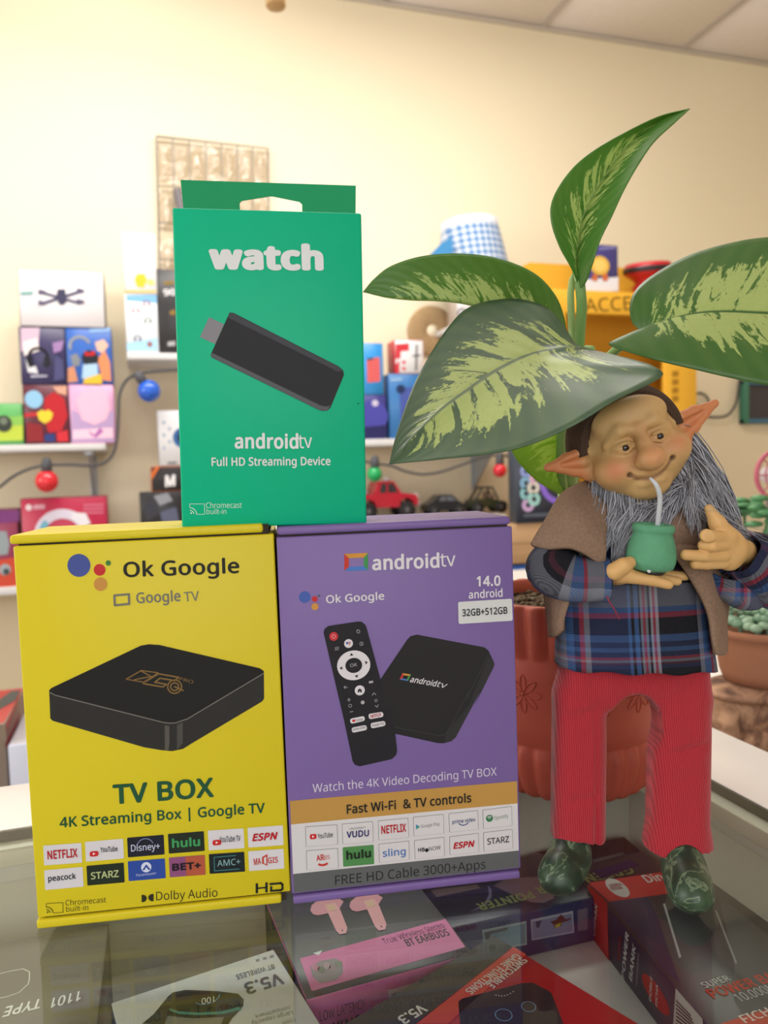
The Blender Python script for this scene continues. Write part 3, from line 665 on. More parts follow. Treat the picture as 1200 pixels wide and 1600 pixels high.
for i, tq in enumerate(tiles):
    p = Print(P); w4 = [P.uv(*q(*c)) for c in tq]
    p.rrect(w4, .0004, '#77777c' if i != 7 else '#4f8a50', 1)
    cen = sum(w4, Vector((0, 0)))/4
    if i != 7: p.rrect([cen+(c-cen)*.975 for c in w4], .0004, '#d3d2d6', 2)
    if i == 0: p.pxrrect([q(135, 686), q(167, 683), q(168, 707), q(136, 711)], .0008, '#c5242b', 3); p.pxpoly([q(147, 690), q(147, 703), q(157, 696)], '#eeeeee', 4)
    if i == 3: p.pxpoly([q(645, 638), q(645, 662), q(664, 649)], '#3f8fc0', 3); p.pxpoly([q(645, 662), q(664, 649), q(653, 646)], '#3f9a5c', 4)
    if i == 4: p.pxring(*q(873, 612), 9, 10.4, '#3a4f8c', 3, 12, 220, 320)
    if i == 5: p.pxcirc(*q(998, 609), 17/3.077, '#3a7a4f', 3); [p.pxring(*q(998, 614-k), r0, r0+.8, '#d3d2d6', 4, 10, 50, 130) for k, r0 in ((0, 1.5), (0, 3), (0, 4.5))]
    if i == 6: p.pxring(*q(198, 800), 9.5, 13, '#c24038', 3, 14, 230, 310)
    p.done('printed_tile')
for s, a, b, cc, bo, h_ in (('YouTube', (174, 706), (246, 698), '#3a3436', .01, 23), ('VUDU', (312, 702), (420, 693), '#33306a', .03, 30), ('UNIVERSITY', (325, 664), (405, 657), '#55555a', 0, 9), ('NETFLIX', (479, 683), (598, 671), RD, .03, 38), ('Google Play', (670, 655), (760, 643), '#77777c', 0, 16),
        ('prime video', (820, 635), (930, 622), '#3a4a7c', .012, 17), ('Spotify', (1022, 616), (1090, 605), '#6f8f78', 0, 17), ('AR', (168, 814), (205, 808), '#c24038', .03, 28), ('BS', (206, 808), (232, 804), '#c24038', 0, 20), ('hulu', (311, 806), (430, 793), '#1d2a1e', .04, 38),
        ('sling', (486, 794), (596, 783), '#3f6fb8', .01, 34), ('HB', (656, 770), (687, 767), '#25252a', .03, 18), ('NOW', (708, 765), (764, 757), '#25252a', 0, 18), ('ESPN', (824, 755), (928, 743), RD, .045, 29), ('STARZ', (988, 735), (1093, 722), '#25252a', .01, 29)):
    lettering(P, s, q(*a), q(*b), cc, bo, h=h_/3.077, k=3, shear=.25 if s == 'ESPN' else 0)
p = Print(P); p.pxcirc(*q(697, 762), 3, '#25252a', 3, 16); p.done('lettering')
# ---------------- green
x, y = camyaw(-.08598, .32534)
gb = thing('green_box', 'green hanging carton with a pictured black stick standing on the two larger boxes', 'box', (x, y, .16705), (0, R(.8), R(7.76)-YAW))
GRN = mat('#00b286', .4, .2, bump=.04, scale=25, bdist=.002); w_, h_, d_ = .0790, .13367, .026
bm = MB().bbox((0, 0, 0), (w_, d_, h_), .0009); obj('carton_body', bm, GRN, gb)
F = Face(gb, (0, 0, 0), (1, 0, 0), (0, 0, 1)); FB = Face(gb, (0, d_-.0012, 0), (1, 0, 0), (0, 0, 1))
# hanging tab with the cut-out: rises from the back edge
tl, tr_, br_, bl = FB.uv(282, 281), FB.uv(556, 290), FB.uv(555, 334), FB.uv(289, 330)
hl = [FB.uv(*c) for c in ((376, 328), (374.5, 317), (378, 313.5), (421, 306.5), (426, 306.5), (468, 315), (472, 319), (472, 332))]
bl.y = br_.y = h_-.0015; hl[0].y = hl[-1].y = h_-.0015
loop = [bl, tl, tr_, br_]+hl[::-1]
import mathutils.geometry as mg
tab = MB(); n = len(loop); th = .0006
tri = mg.tessellate_polygon([[Vector((c.x, c.y, 0)) for c in loop]])
fr = [FB.P(c, 0) for c in loop]; bk = [FB.P(c, -th) for c in loop]
for t3 in tri:
    a, b, c = [loop[i] for i in t3]; ar = (b-a).cross(c-a) if hasattr(b-a, 'cross') else 0
    t3 = t3 if ar > 0 else t3[::-1]
    tab.add([fr[i] for i in t3], [(0, 1, 2)]); tab.add([bk[i] for i in t3], [(2, 1, 0)])
for i in range(n): j = (i+1) % n; tab.add([fr[i], fr[j], bk[j], bk[i]], [(0, 1, 2, 3)])
obj('hang_tab', tab, mat('#00955f', .45, .2), gb, 'darker green hanging tab with a cut-out')
z = lambda ax, ay: (250+ax/2.759, 260+ay/2.759)
WG = '#dde1e4'
lettering(F, 'watch', z(212, 437), z(706, 442), WG, .062, h=104/2.759)
p = Print(F)
p.pxpoly([z(300, 630), z(318, 632), z(770, 862), z(790, 880), z(793, 900), z(735, 1040), z(722, 1053), z(700, 1055), z(680, 1048), z(225, 825), z(217, 815)], '#222327')
p.pxpoly([z(300, 632), z(318, 634), z(770, 864), z(788, 884), z(760, 884), z(740, 872), z(292, 652)], '#3d3f46', 1)
p.pxpoly([z(218, 815), z(225, 804), z(690, 1030), z(716, 1036), z(735, 1030), z(722, 1052), z(700, 1054), z(680, 1047), z(226, 824)], '#55575e', 1)
p.pxpoly([z(212, 650), z(276, 681), z(238, 766), z(172, 736)], '#85848c', 0); p.pxcirc(*z(855, 1022), 1.3, '#123a2c', 0, 8)
p.done('printed_stick')
lettering(F, 'android', z(322, 1214), z(597, 1215), WG, .03, h=62/2.759); lettering(F, 'tv', z(598, 1215), z(657, 1213), WG, -.004, h=60/2.759)
lettering(F, 'Full HD Streaming Device', z(223, 1291), z(735, 1287), WG, .022, h=36/2.759)
cast(F, 296.6, 787.4, 319.6, 803.5, 0, '#bfe2d2')
lettering(F, 'Chromecast', z(199, 1473), z(353, 1472), '#bfe2d2', 0, h=24/2.759); lettering(F, 'built-in', z(201, 1499), z(286, 1498), '#bfe2d2', 0, h=22/2.759)
# ================================================================ soft shapes: a distance field meshed with surface nets
class SDF:
    """field in mm; primitives are only evaluated in their own neighbourhood"""
    def __init__(s, lo, hi, h):
        s.lo = np.array(lo, float); s.h = h; s.n = np.ceil((np.array(hi)-s.lo)/h).astype(int)+1; s.f = np.full(s.n, 50.0, np.float32)
    def sl(s, bl, bh, pad):
        a = np.maximum(0, np.floor((np.array(bl)-pad-s.lo)/s.h).astype(int)); b = np.minimum(s.n, np.ceil((np.array(bh)+pad-s.lo)/s.h).astype(int)+1)
        if (b <= a).any(): return None, None
        ax = [s.lo[i]+s.h*np.arange(a[i], b[i]) for i in range(3)]
        P = np.stack(np.meshgrid(*ax, indexing='ij'), -1).astype(np.float32)
        return tuple(slice(a[i], b[i]) for i in range(3)), P
    def mixin(s, sl, d, k, op):
        f = s.f[sl]
        if op == '+':
            hh = np.clip(.5+.5*(f-d)/k, 0, 1); s.f[sl] = f*(1-hh)+d*hh-k*hh*(1-hh)
        elif op == '-':
            hh = np.clip(.5-.5*(f+d)/k, 0, 1); s.f[sl] = f*(1-hh)+(-d)*hh+k*hh*(1-hh)
    def ell(s, c, r, rot=None, k=2.0, op='+'):
        c = np.array(c, float); r = np.array(r, float); m = r.max()
        sl, P = s.sl(c-m, c+m, k+3)
        if sl is None: return s
        q = P-c
        if rot is not None: q = q@np.array(rot)
        k0 = np.sqrt(((q/r)**2).sum(-1)); k1 = np.sqrt(((q/r**2)**2).sum(-1))+1e-6
        s.mixin(sl, k0*(k0-1)/k1, k, op); return s
    def cap(s, a, b, ra, rb=None, k=1.2, op='+', sc=None):
        a = np.array(a, float); b = np.array(b, float); rb = ra if rb is None else rb; m = max(ra, rb)*(max(1/min(sc), 1) if sc is not None else 1)
        sl, P = s.sl(np.minimum(a, b)-m, np.maximum(a, b)+m, k+3)
        if sl is None: return s
        ab = b-a; t = np.clip(((P-a)@ab)/(ab@ab+1e-9), 0, 1)[..., None]
        q = P-(a+t*ab)
        if sc is not None: q = q*np.array(sc)
        d = np.sqrt((q**2).sum(-1))-(ra+(rb-ra)*t[..., 0])
        s.mixin(sl, d, k, op); return s
    def chain(s, pts, rs, k=1.2, op='+', sc=None):
        for i in range(len(pts)-1): s.cap(pts[i], pts[i+1], rs[i], rs[i+1], k, op, sc)
        return s
    def rbox(s, c, hs, r, rot=None, k=2.0, op='+'):
        c = np.array(c, float); hs = np.array(hs, float); m = np.sqrt((hs**2).sum())
        sl, P = s.sl(c-m, c+m, k+2)
        if sl is None: return s
        q = P-c
        if rot is not None: q = q@np.array(rot)
        q = np.abs(q)-(hs-r)
        d = np.sqrt((np.maximum(q, 0)**2).sum(-1))+np.minimum(q.max(-1), 0)-r
        s.mixin(sl, d, k, op); return s
    def cut(s, fn):
        ax = [s.lo[i]+s.h*np.arange(s.n[i]) for i in range(3)]
        s.f = np.maximum(s.f, fn(ax[0][:, None, None], ax[1][None, :, None], ax[2][None, None, :]).astype(np.float32)); return s
    def mesh(s, scale=.001):
        f = s.f.copy(); f[[0, -1]] = 1; f[:, [0, -1]] = 1; f[:, :, [0, -1]] = 1
        neg = f < 0; nx, ny, nz = [v-1 for v in f.shape]
        cnt = np.zeros((nx, ny, nz), np.int8)
        cor = [(i, j, k) for i in (0, 1) for j in (0, 1) for k in (0, 1)]
        for i, j, k in cor: cnt += neg[i:i+nx, j:j+ny, k:k+nz]
        act = (cnt > 0) & (cnt < 8); I = np.argwhere(act); idx = np.full(act.shape, -1, np.int64); idx[act] = np.arange(len(I))
        acc = np.zeros((len(I), 3)); n = np.zeros(len(I))
        for a in cor:
            for ax in range(3):
                if a[ax]: continue
                b = list(a); b[ax] = 1
                fa = f[I[:, 0]+a[0], I[:, 1]+a[1], I[:, 2]+a[2]]; fb = f[I[:, 0]+b[0], I[:, 1]+b[1], I[:, 2]+b[2]]
                m = (fa < 0) != (fb < 0); t = np.where(m, fa/np.where(m, fa-fb, 1), 0)
                p = np.tile(np.array(a, float), (len(I), 1)); p[:, ax] += t; acc[m] += p[m]; n[m] += 1
        V = (s.lo+s.h*(I+acc/n[:, None]))*scale
        quads = []
        for ax in range(3):
            o = [(1, 2), (2, 0), (0, 1)][ax]
            sa = [slice(1, -1)]*3; sb = [slice(1, -1)]*3; sa[ax] = slice(0, -1); sb[ax] = slice(1, None)
            A = neg[tuple(sa)]; B = neg[tuple(sb)]; E = np.argwhere(A != B); off = np.array([1, 1, 1]); off[ax] = 0; E = E+off
            if len(E) == 0: continue
            fl = neg[E[:, 0], E[:, 1], E[:, 2]]
            e1 = np.zeros(3, int); e1[o[0]] = 1; e2 = np.zeros(3, int); e2[o[1]] = 1
            g = lambda e: idx[tuple((E-e).T)]
            q = np.stack([g(e1+e2), g(e2), g(0*e1), g(e1)], 1); q[~fl] = q[~fl][:, ::-1]; quads.append(q)
        return V, np.concatenate(quads)
def biggest(V, Q):
    """only the largest connected piece of a surface"""
    lab = np.arange(len(V))
    while True:
        m = lab[Q].min(1); new = lab.copy(); np.minimum.at(new, Q.ravel(), np.repeat(m, 4)); new = new[new]
        if (new == lab).all(): break
        lab = new
    keep = lab == np.bincount(lab).argmax(); idx = np.cumsum(keep)-1
    return V[keep], idx[Q[keep[Q[:, 0]]]]
def np_mesh(name, V, Q, m, smooth=True):
    me = bpy.data.meshes.new(name); me.vertices.add(len(V)); me.vertices.foreach_set('co', np.asarray(V, np.float32).ravel())
    k = Q.shape[1]; me.loops.add(Q.size); me.loops.foreach_set('vertex_index', Q.astype(np.int32).ravel())
    me.polygons.add(len(Q)); me.polygons.foreach_set('loop_start', np.arange(0, Q.size, k, dtype=np.int32)); me.polygons.foreach_set('loop_total', np.full(len(Q), k, np.int32))
    me.polygons.foreach_set('use_smooth', np.full(len(Q), smooth)); me.materials.append(m); me.update(calc_edges=True); me.validate(); return me
def vcol(me, name, arr):
    a = me.attributes.new(name, 'FLOAT_COLOR', 'POINT'); a.data.foreach_set('color', np.concatenate([arr, np.ones((len(arr), 1))], 1).astype(np.float32).ravel())
def vvec(me, name, arr):
    a = me.attributes.new(name, 'FLOAT_VECTOR', 'POINT'); a.data.foreach_set('vector', np.asarray(arr, np.float32).ravel())
def catmull(P, n):
    """n points along a smooth curve through P (any dimension)"""
    P = np.array([tuple(p) for p in P], float); Q = np.vstack([2*P[0]-P[1], P, 2*P[-1]-P[-2]])
    seg = np.linalg.norm(np.diff(P, axis=0), axis=1); c = np.concatenate([[0], np.cumsum(seg)]); out = []
    for t in np.linspace(0, c[-1], n):
        i = min(np.searchsorted(c, t, 'right')-1, len(P)-2); u = (t-c[i])/max(seg[i], 1e-9); a, b, d, e = Q[i:i+4]
        out.append(.5*(2*b+(d-a)*u+(2*a-5*b+4*d-e)*u*u+(3*b-a-3*d+e)*u**3))
    return np.array(out)
# ================================================================ the doll
gd = at_z(975, 1385, 0)
gnome = thing('gnome_doll', 'bearded pointy-eared gnome doll in plaid shirt and red trousers standing on the glass', 'doll', gd, (0, 0, -YAW))
GMi = mw(gnome).inverted()
def G(px, py, d): return GMi@at_d(px, py, d)                    # metres in the doll's own space (x right, y back, z up)
def Gm(px, py, d): return np.array(G(px, py, d))*1000
mm = .2875                                                      # mm per picture pixel at the doll
# --- body: head, ears, neck, trunk, arms and hands in one continuous surface
Hc = Gm(988, 696, .353); ct, st = .956, .292
def Hd(X, Y, Z): return Hc+np.array([X*ct-Y*st, -Z, X*st+Y*ct])
HR = np.array([[ct, -st, 0], [0, 0, -1], [st, ct, 0]])          # columns: head axes in the doll's space
lo = Gm(845, 1060, .352); hi = Gm(1172, 590, .352)
S = SDF((lo[0], Hc[1]-31, lo[2]), (hi[0]+2, Hc[1]+32, hi[2]), .5)
S.ell(Hd(0, 3, -7), (22.6, 23.5, 21), HR, 1); S.ell(Hd(0, -9, 0), (20.5, 15, 17.2), HR, 5)
S.ell(Hd(-13, -7.5, 8), (9.5, 8, 9.5), HR, 4); S.ell(Hd(12.5, -6.5, 8), (9.8, 8, 9.5), HR, 4)        # cheeks
S.ell(Hd(-1, -19, 9), (9, 6, 7.5), HR, 4)                                                            # chin
S.ell(Hd(0, 13, 8), (17, 9, 8), HR, 4)                                                               # forehead
for sx in (-1, 1):                                                                                   # brows, sockets, lids
    S.ell(Hd(sx*8.4-.4, 1.8, 20.2), (6.2, 3.6, 3.8), HR, 4.5, '-')
    S.chain([Hd(sx*3.6-.4, 8.2, 16.0), Hd(sx*8-.4, 8.8, 15.0), Hd(sx*14.5-.4, 4.2, 11.2)], (.6, .9, .7), 5)
    S.ell(Hd(sx*8.2-.4, 1.5, 12.6), (5.4, 3.7, 4.0), HR, 1.6)
    S.ell(Hd(sx*8.0-.4, 1.2, 17.4), (4.5, 1.65, 1.8), HR, .4, '-')
    S.chain([Hd(sx*3.6-.4, 1.0, 15.6), Hd(sx*5.8-.4, 3.0, 16.2), Hd(sx*9.2-.4, 3.3, 15.8), Hd(sx*12.2-.4, .9, 13.8), Hd(sx*14.2-.4, -.6, 12.2)], (.35, .55, .6, .55, .3), .6)
    S.chain([Hd(sx*3.8-.4, .6, 15.6), Hd(sx*7.8-.4, -1.15, 16.2), Hd(sx*11.6-.4, .1, 14.4)], (.35, .5, .4), .7)
S.chain([Hd(-.5, 7, 15.5), Hd(-.5, 0, 18.5), Hd(-.5, -5, 21)], (2.6, 2.9, 4.2), 2.5)                 # nose
S.ell(Hd(-.5, -6.2, 21.5), (6.4, 5.3, 6), HR, 1.6)
S.ell(Hd(-4.8, -7.2, 19.5), (2.6, 2.6, 3), HR, 1.2); S.ell(Hd(3.8, -7.2, 19.5), (2.6, 2.6, 3), HR, 1.2)
mth = [(-10.1, -10.8, 16.4), (-7.5, -13.2, 17.3), (-2, -14.6, 18.2), (4, -13.6, 18.0), (9.7, -9.8, 16.6)]
S.ell(Hd(-1, -11.6, 15.6), (8, 2.4, 3), HR, 2); S.ell(Hd(-1, -16.6, 15.0), (6.5, 2.2, 3), HR, 2)     # lips
S.chain([Hd(*p) for p in catmull(mth, 14)], [.75]*14, .8, '-')
S.cap(Hd(-10.3, -10.6, 17.4), Hd(-10.2, -10.6, 16.2), .8, k=1.2, op='-'); S.cap(Hd(9.9, -9.4, 17.6), Hd(9.8, -9.4, 16.4), .85, k=1.2, op='-')
def ear(sx, tip, tz, lobe):
    f3 = (1, 1, 1)
    T = np.array(tip); base = [np.array((sx*19.5, 2.5, tz)), np.array((sx*19.5, -4.5, tz))]
    S.chain([Hd(*(base[0]+[0, 2, 0])), Hd(*(T*.55+base[0]*.45+[0, 1.2, 0])), Hd(*T)], (3.0, 2.4, 1.5), 2)
    S.chain([Hd(*(base[1]+[0, -1.5, 0])), Hd(*(T*.45+base[1]*.55+[0, -1.6, 0])), Hd(*T)], (3.0, 2.2, 1.4), 2)
    for t in (.12, .3, .48, .64):
        c = (base[0]+base[1])/2*(1-t)+T*t; S.ell(Hd(*(c+[0, 0, -.4])), (4.2, 6.4*(1-t*.9), 1.9), HR, 2)
    S.ell(Hd(sx*22.5, -5.5+lobe, tz-.2), (4.2, 4.6, 2.3), HR, 2)
    S.chain([Hd(*((base[0]+base[1])/2*.78+T*.22+[0, .6, 2.6])), Hd(*((base[0]+base[1])/2*.32+T*.68+[0, .2, 2.2]))], (2.7, .9), 1.4, '-')
ear(-1, (-39.3, 2.6, -3), 0, .5); ear(1, (43.3, 6.0, -4), 0, -1.2)
S.cap(Hd(0, -14, -4), Gm(992, 850, .358), 9, 11, 4)                                                  # neck, trunk
tr0, tr1 = Gm(990, 880, .363), Gm(992, 1050, .363)
S.ell((tr0+tr1)/2, (27, 11, 28), None, 4)
# left arm on the picture: palm-up hand under the cup
sh = Gm(890, 860, .357); elb = Gm(866, 898, .350); wr = Gm(944, 893, .341)
S.chain([Gm(985, 862, .358), sh, elb, wr], (9, 6.5, 5.2, 4.3), 3)
S.chain([wr, Gm(962, 895, .339)], (4.6, 5.2), 2); S.ell(Gm(980, 899, .340), (12, 9, 3.3), None, 2.5); S.ell(Gm(968, 895, .334), (6.5, 4, 4.4), None, 2)
S.chain([Gm(960, 893, .331), Gm(974, 884, .330), Gm(984, 879, .331)], (3.9, 3.3, 2.7), 1.2)           # thumb
S.chain([Gm(985, 901, .333), Gm(1018, 906, .332), Gm(1044, 913, .331)], (3.1, 2.6, 2.2), .9)          # index
S.chain([Gm(992, 900, .341), Gm(1030, 904, .341), Gm(1058, 908, .340)], (3.0, 2.5, 2.0), .6)
S.chain([Gm(995, 898, .348), Gm(1040, 899, .348), Gm(1071, 900, .347)], (2.9, 2.5, 2.1), .6)
S.chain([Gm(995, 896, .355), Gm(1036, 894, .355), Gm(1064, 892, .354)], (2.7, 2.3, 1.8), .6)
# right arm: raised hand, thumb up, fingers to the left
elR = Gm(1205, 905, .352); wR = Gm(1162, 862, .343)
S.chain([Gm(1000, 862, .358), Gm(1100, 850, .358), Gm(1165, 880, .356)], (9, 6.5, 5), 3); S.chain([Gm(1165, 880, .356), wR, Gm(1150, 858, .341)], (5, 5, 5.5), 2)
S.ell(Gm(1137, 857, .339), (8, 5.5, 10), np.array(Matrix.Rotation(R(-12), 3, 'Y')), 2.5); S.ell(Gm(1131, 842, .336), (5.5, 4.5, 6.5), None, 2)
S.chain([Gm(1133, 838, .336), Gm(1121, 818, .335), Gm(1108, 795, .334)], (4.6, 3.5, 2.0), 1.5)
S.chain([Gm(1130, 840, .334), Gm(1114, 839, .329), Gm(1104, 837, .326)], (3.1, 2.8, 2.9), .8)
S.chain([Gm(1130, 852, .334), Gm(1112, 853, .329), Gm(1098, 852, .330)], (3.0, 2.6, 2.2), .6)
S.chain([Gm(1130, 868, .335), Gm(1100, 869, .331), Gm(1071, 867, .330)], (3.0, 2.5, 2.3), .6)
S.chain([Gm(1130, 879, .337), Gm(1104, 881, .334), Gm(1086, 881, .333)], (2.8, 2.5, 2.3), .6)
S.cut(lambda x, y, z: lo[2]+3-z+0*x+0*y)
V, Q = S.mesh()
# painted colour: tan skin, rosy cheeks and nose, reddened ears, dark line in the smile
Pm = V*1000-Hc; HX = Pm[:, 0]*ct+Pm[:, 2]*st; HY = -Pm[:, 0]*st+Pm[:, 2]*ct; HZ = -Pm[:, 1]
skin = np.array(lin('#c6a26c')[:3]); rosy = np.array(lin('#c9704f')[:3]); earc = np.array(lin('#c8754a')[:3]); hand = np.array(lin('#d6ab6e')[:3])
C = np.tile(skin, (len(V), 1)); bell = lambda x, y, cx, cy, rx, ry: np.exp(-(((x-cx)/rx)**2+((y-cy)/ry)**2))
def paint(C, wgt, c): return C*(1-wgt[:, None])+c*wgt[:, None]
fr = np.clip((HZ-1)/5, 0, 1)
C = paint(C, .75*fr*bell(HX, HY, -15.5, -7, 5.5, 5), rosy); C = paint(C, .6*fr*bell(HX, HY, 14.5, -4, 6, 4.5), rosy); C = paint(C, .5*fr*bell(HX, HY, -.5, -5.5, 7, 6), rosy); C = paint(C, .25*fr*bell(HX, HY, -.5, 6, 4, 6), rosy)
C = paint(C, np.clip((np.abs(HX)-20.5)/7, 0, .85)*(HY > -14)*(HY < 14)*(HZ < 8), earc)
C = paint(C, .35*fr*(bell(HX, HY, -8.4, 2.5, 6, 4)+bell(HX, HY, 7.4, 2.5, 6, 4)), np.array(lin('#9a7a48')[:3]))
md = np.full(len(V), 9.0)
for p in catmull(mth, 40): md = np.minimum(md, np.sqrt((HX-p[0])**2+(HY-p[1])**2))
C = paint(C, np.clip(1.2-md, 0, 1)*.8*(HZ > 8), np.array(lin('#5a2c1c')[:3]))
for cx, cy in ((-10.3, -10.7), (9.9, -9.4)): C = paint(C, np.clip(1.55-np.hypot(HX-cx, HY-cy), 0, 1)*.85*(HZ > 8), np.array(lin('#2e1710')[:3]))
C = paint(C, ((HY < -24) & (V[:, 2]*1000 < Gm(985, 800, .35)[2])).astype(float), hand)
t = NT('painted_skin'); at = t.n('Attribute', attribute_name='col'); nz = t.n('TexNoise'); nz.inputs['Scale'].default_value = 260; tc = t.n('TexCoord'); t.l(tc.outputs['Object'], nz.inputs['Vector'])
t.l(t.mix(t.math('MULTIPLY', nz.outputs['Fac'], .18), at.outputs['Color'], lin('#a87a4a')), t.b.inputs['Base Color']); t.b.inputs['Roughness'].default_value = .55; t.b.inputs['Subsurface Weight'].default_value = .08; t.b.inputs['Subsurface Scale'].default_value = .002
me = np_mesh('body', V, Q, t.m); vcol(me, 'col', C); place('body', me, gnome)
# --- eyes: cream almond with a dark pupil looking down
for sx, nm in ((-1, 'a'), (1, 'b')):
    M_ = Matrix(((HR[0][0], HR[0][1], HR[0][2]), (HR[1][0], HR[1][1], HR[1][2]), (HR[2][0], HR[2][1], HR[2][2])))
    def tomat(c): m = M_.to_4x4(); m.translation = Vector(Hd(*c))*.001; return m
    mb = MB().ball((0, 0, 0), (.0048, .0021, .0017), 16, 0, tomat((sx*8.0-.4, 1.15, 14.6)))
    e = obj('eye', mb, mat('#b98d52', .3, .6), gnome)
    mb = MB().ball((0, 0, 0), (.0019, .0016, .0011), 14, 0, tomat((sx*8.0-.2, 1.1, 15.55))); obj('pupil', mb, mat('#14110f', .15, .8), e)
# --- cap: felt band round the back of the head
S = SDF(Hc-[34, 34, 12], Hc+[34, 34, 40], .7)
S.ell(Hd(0, 3.5, -8.5), (27.2, 26.5, 25), HR, 1); S.ell(Hd(0, 3, -7), (22.7, 23.6, 21.2), HR, .5, '-'); S.ell(Hd(0, -9, 0), (20.7, 15.2, 17.4), HR, .5, '-')
def capcut(x, y, z):
    q0, q1, q2 = x-Hc[0], y-Hc[1], z-Hc[2]; X = q0*ct+q2*st; Y = -q0*st+q2*ct; Z = -q1
    return np.maximum(Z-(2.0+.22*Y), 2.5-Y-.25*np.maximum(0, -Z))*.9
S.cut(capcut); V, Q = S.mesh()
FELTD = mat('#4a3a30', .95, .15, noise=.25, scale=900, bump=.4, bdist=.0006); place('cap', np_mesh('cap', V, Q, FELTD), gnome)
# --- sheets and lofts for the clothes
def sheet(mb_list, rows, nu, nv, th, wob=0, seed=0, spin=None):
    """cloth through a grid of picture points with depth; returns V, Q with thickness, and u,v in metres"""
    Gd = np.array([[tuple(G(*p)) for p in row] for row in rows]); A = np.array([catmull(r, nu) for r in Gd]); B = np.array([catmull(A[:, j], nv) for j in range(nu)]).transpose(1, 0, 2)
    rs = np.random.RandomState(seed)
    if wob: B[..., 1] += wob*np.sin(np.linspace(0, 9, nu))[None, :]*np.linspace(.2, 1, nv)[:, None]
    du = np.gradient(B, axis=1); dv = np.gradient(B, axis=0); N = np.cross(du, dv); N /= np.linalg.norm(N, axis=2, keepdims=True)+1e-12
    F0 = (B+N*th/2).reshape(-1, 3); F1 = (B-N*th/2).reshape(-1, 3); n = nu*nv; ii = np.arange(n).reshape(nv, nu); q = []
    for i in range(nv-1):
        for j in range(nu-1):
            a, b, c, d = ii[i, j], ii[i, j+1], ii[i+1, j+1], ii[i+1, j]; q += [(a, b, c, d), (d+n, c+n, b+n, a+n)]
    bd = list(ii[0, :])+list(ii[1:, -1])+list(ii[-1, -2::-1])+list(ii[-2:0:-1, 0])
    for k in range(len(bd)): a, b = bd[k], bd[(k+1) % len(bd)]; q.append((b, a, a+n, b+n))
    return np.vstack([F0, F1]), np.array(q)
def merge(parts):
    V = []; Q = []; o = 0
    for v, q in parts: V.append(v); Q.append(q+o); o += len(v)
    return np.vstack(V), np.vstack(Q)
def loft(rings, n, m, fold=0, nf=5, seed=0, closed_ends=False):
    """rings: (px, py, d, half width mm, half depth mm) downwards; a thin-walled sleeve of cloth. gives V, Q, uvw (arc, length)"""
    C0 = np.array([tuple(G(*r[:3]))+(r[3]*.001, r[4]*.001) for r in rings]); C1 = catmull(C0, m)
    rs = np.random.RandomState(seed); ph = rs.rand(nf)*6.28; V = []; U = []; L = 0
    ax = np.gradient(C1[:, :3], axis=0); ax /= np.linalg.norm(ax, axis=1, keepdims=True)
    for i in range(m):
        tdir = ax[i]; yb = np.array([0, 1, 0.]); yb = yb-tdir*(yb@tdir); yb /= np.linalg.norm(yb); xb = np.cross(yb, tdir); xb /= np.linalg.norm(xb)
        if i: L += np.linalg.norm(C1[i, :3]-C1[i-1, :3])
        for k in range(n):
            a = 2*math.pi*k/n; ca, sa = math.cos(a), math.sin(a); sq = (abs(ca)**2.6+abs(sa)**2.6)**(-1/2.6)
            w = 1+fold*sum(math.sin((q+2)*a+ph[q]+i*.25*(q-1)) for q in range(nf))/nf
            V.append(C1[i, :3]+xb*ca*sq*C1[i, 3]*w+yb*sa*sq*C1[i, 4]*w); U.append((a/6.28, L, 0))
    V = np.array(V); U = np.array(U)
    Q = np.array([(i*n+k, i*n+(k+1) % n, (i+1)*n+(k+1) % n, (i+1)*n+k) for i in range(m-1) for k in range(n)])
    return V, Q, U
def plaid(name, uv='uvw'):
    t = NT(name); at = t.n('Attribute', attribute_name='uvw'); sp = t.n('SeparateXYZ'); t.l(at.outputs['Vector'], sp.inputs[0])
    c = lambda s: lin(s); NV, BK, GY, BL, RD_, DR, LG = '#283050', '#19191f', '#70737f', '#3c5a8a', '#8a3346', '#502534', '#8d8c96'
    vs = [(0, GY), (.06, BL), (.10, NV), (.13, RD_), (.16, GY), (.19, NV), (.42, BL), (.44, BK), (.46, BL), (.485, BK), (.50, GY), (.515, RD_), (.53, GY), (.545, BK), (.56, LG), (.575, RD_), (.59, LG), (.61, BK), (.87, GY), (.90, BL), (.95, RD_), (.97, GY)]
    hs = [(0, BK), (.30, DR), (.35, BK), (.40, GY), (.56, BL), (.60, RD_), (.64, BK), (.76, BL), (.81, NV), (.85, BL), (.88, NV), (.915, RD_), (.935, GY), (.955, DR), (.97, NV)]
    a = t.ramp(t.math('FRACT', sp.outputs['X']), [(p, c(k)) for p, k in vs], 'CONSTANT'); b = t.ramp(t.math('FRACT', sp.outputs['Y']), [(p, c(k)) for p, k in hs], 'CONSTANT')
    wv = t.n('TexWave'); wv.bands_direction = 'DIAGONAL'; wv.inputs['Scale'].default_value = 500; tc = t.n('TexCoord'); t.l(tc.outputs['Object'], wv.inputs['Vector'])
    t.l(t.mix(t.math('MULTIPLY_ADD', wv.outputs['Fac'], .3, .27), a, b), t.b.inputs['Base Color']); t.b.inputs['Roughness'].default_value = .9; t.b.inputs['Specular IOR Level'].default_value = .2
    bp = t.n('Bump'); bp.inputs['Strength'].default_value = .25; bp.inputs['Distance'].default_value = .0004; t.l(wv.outputs['Fac'], bp.inputs['Height']); t.l(bp.outputs['Normal'], t.b.inputs['Normal']); return t.m
PLAID = plaid('plaid_cloth')
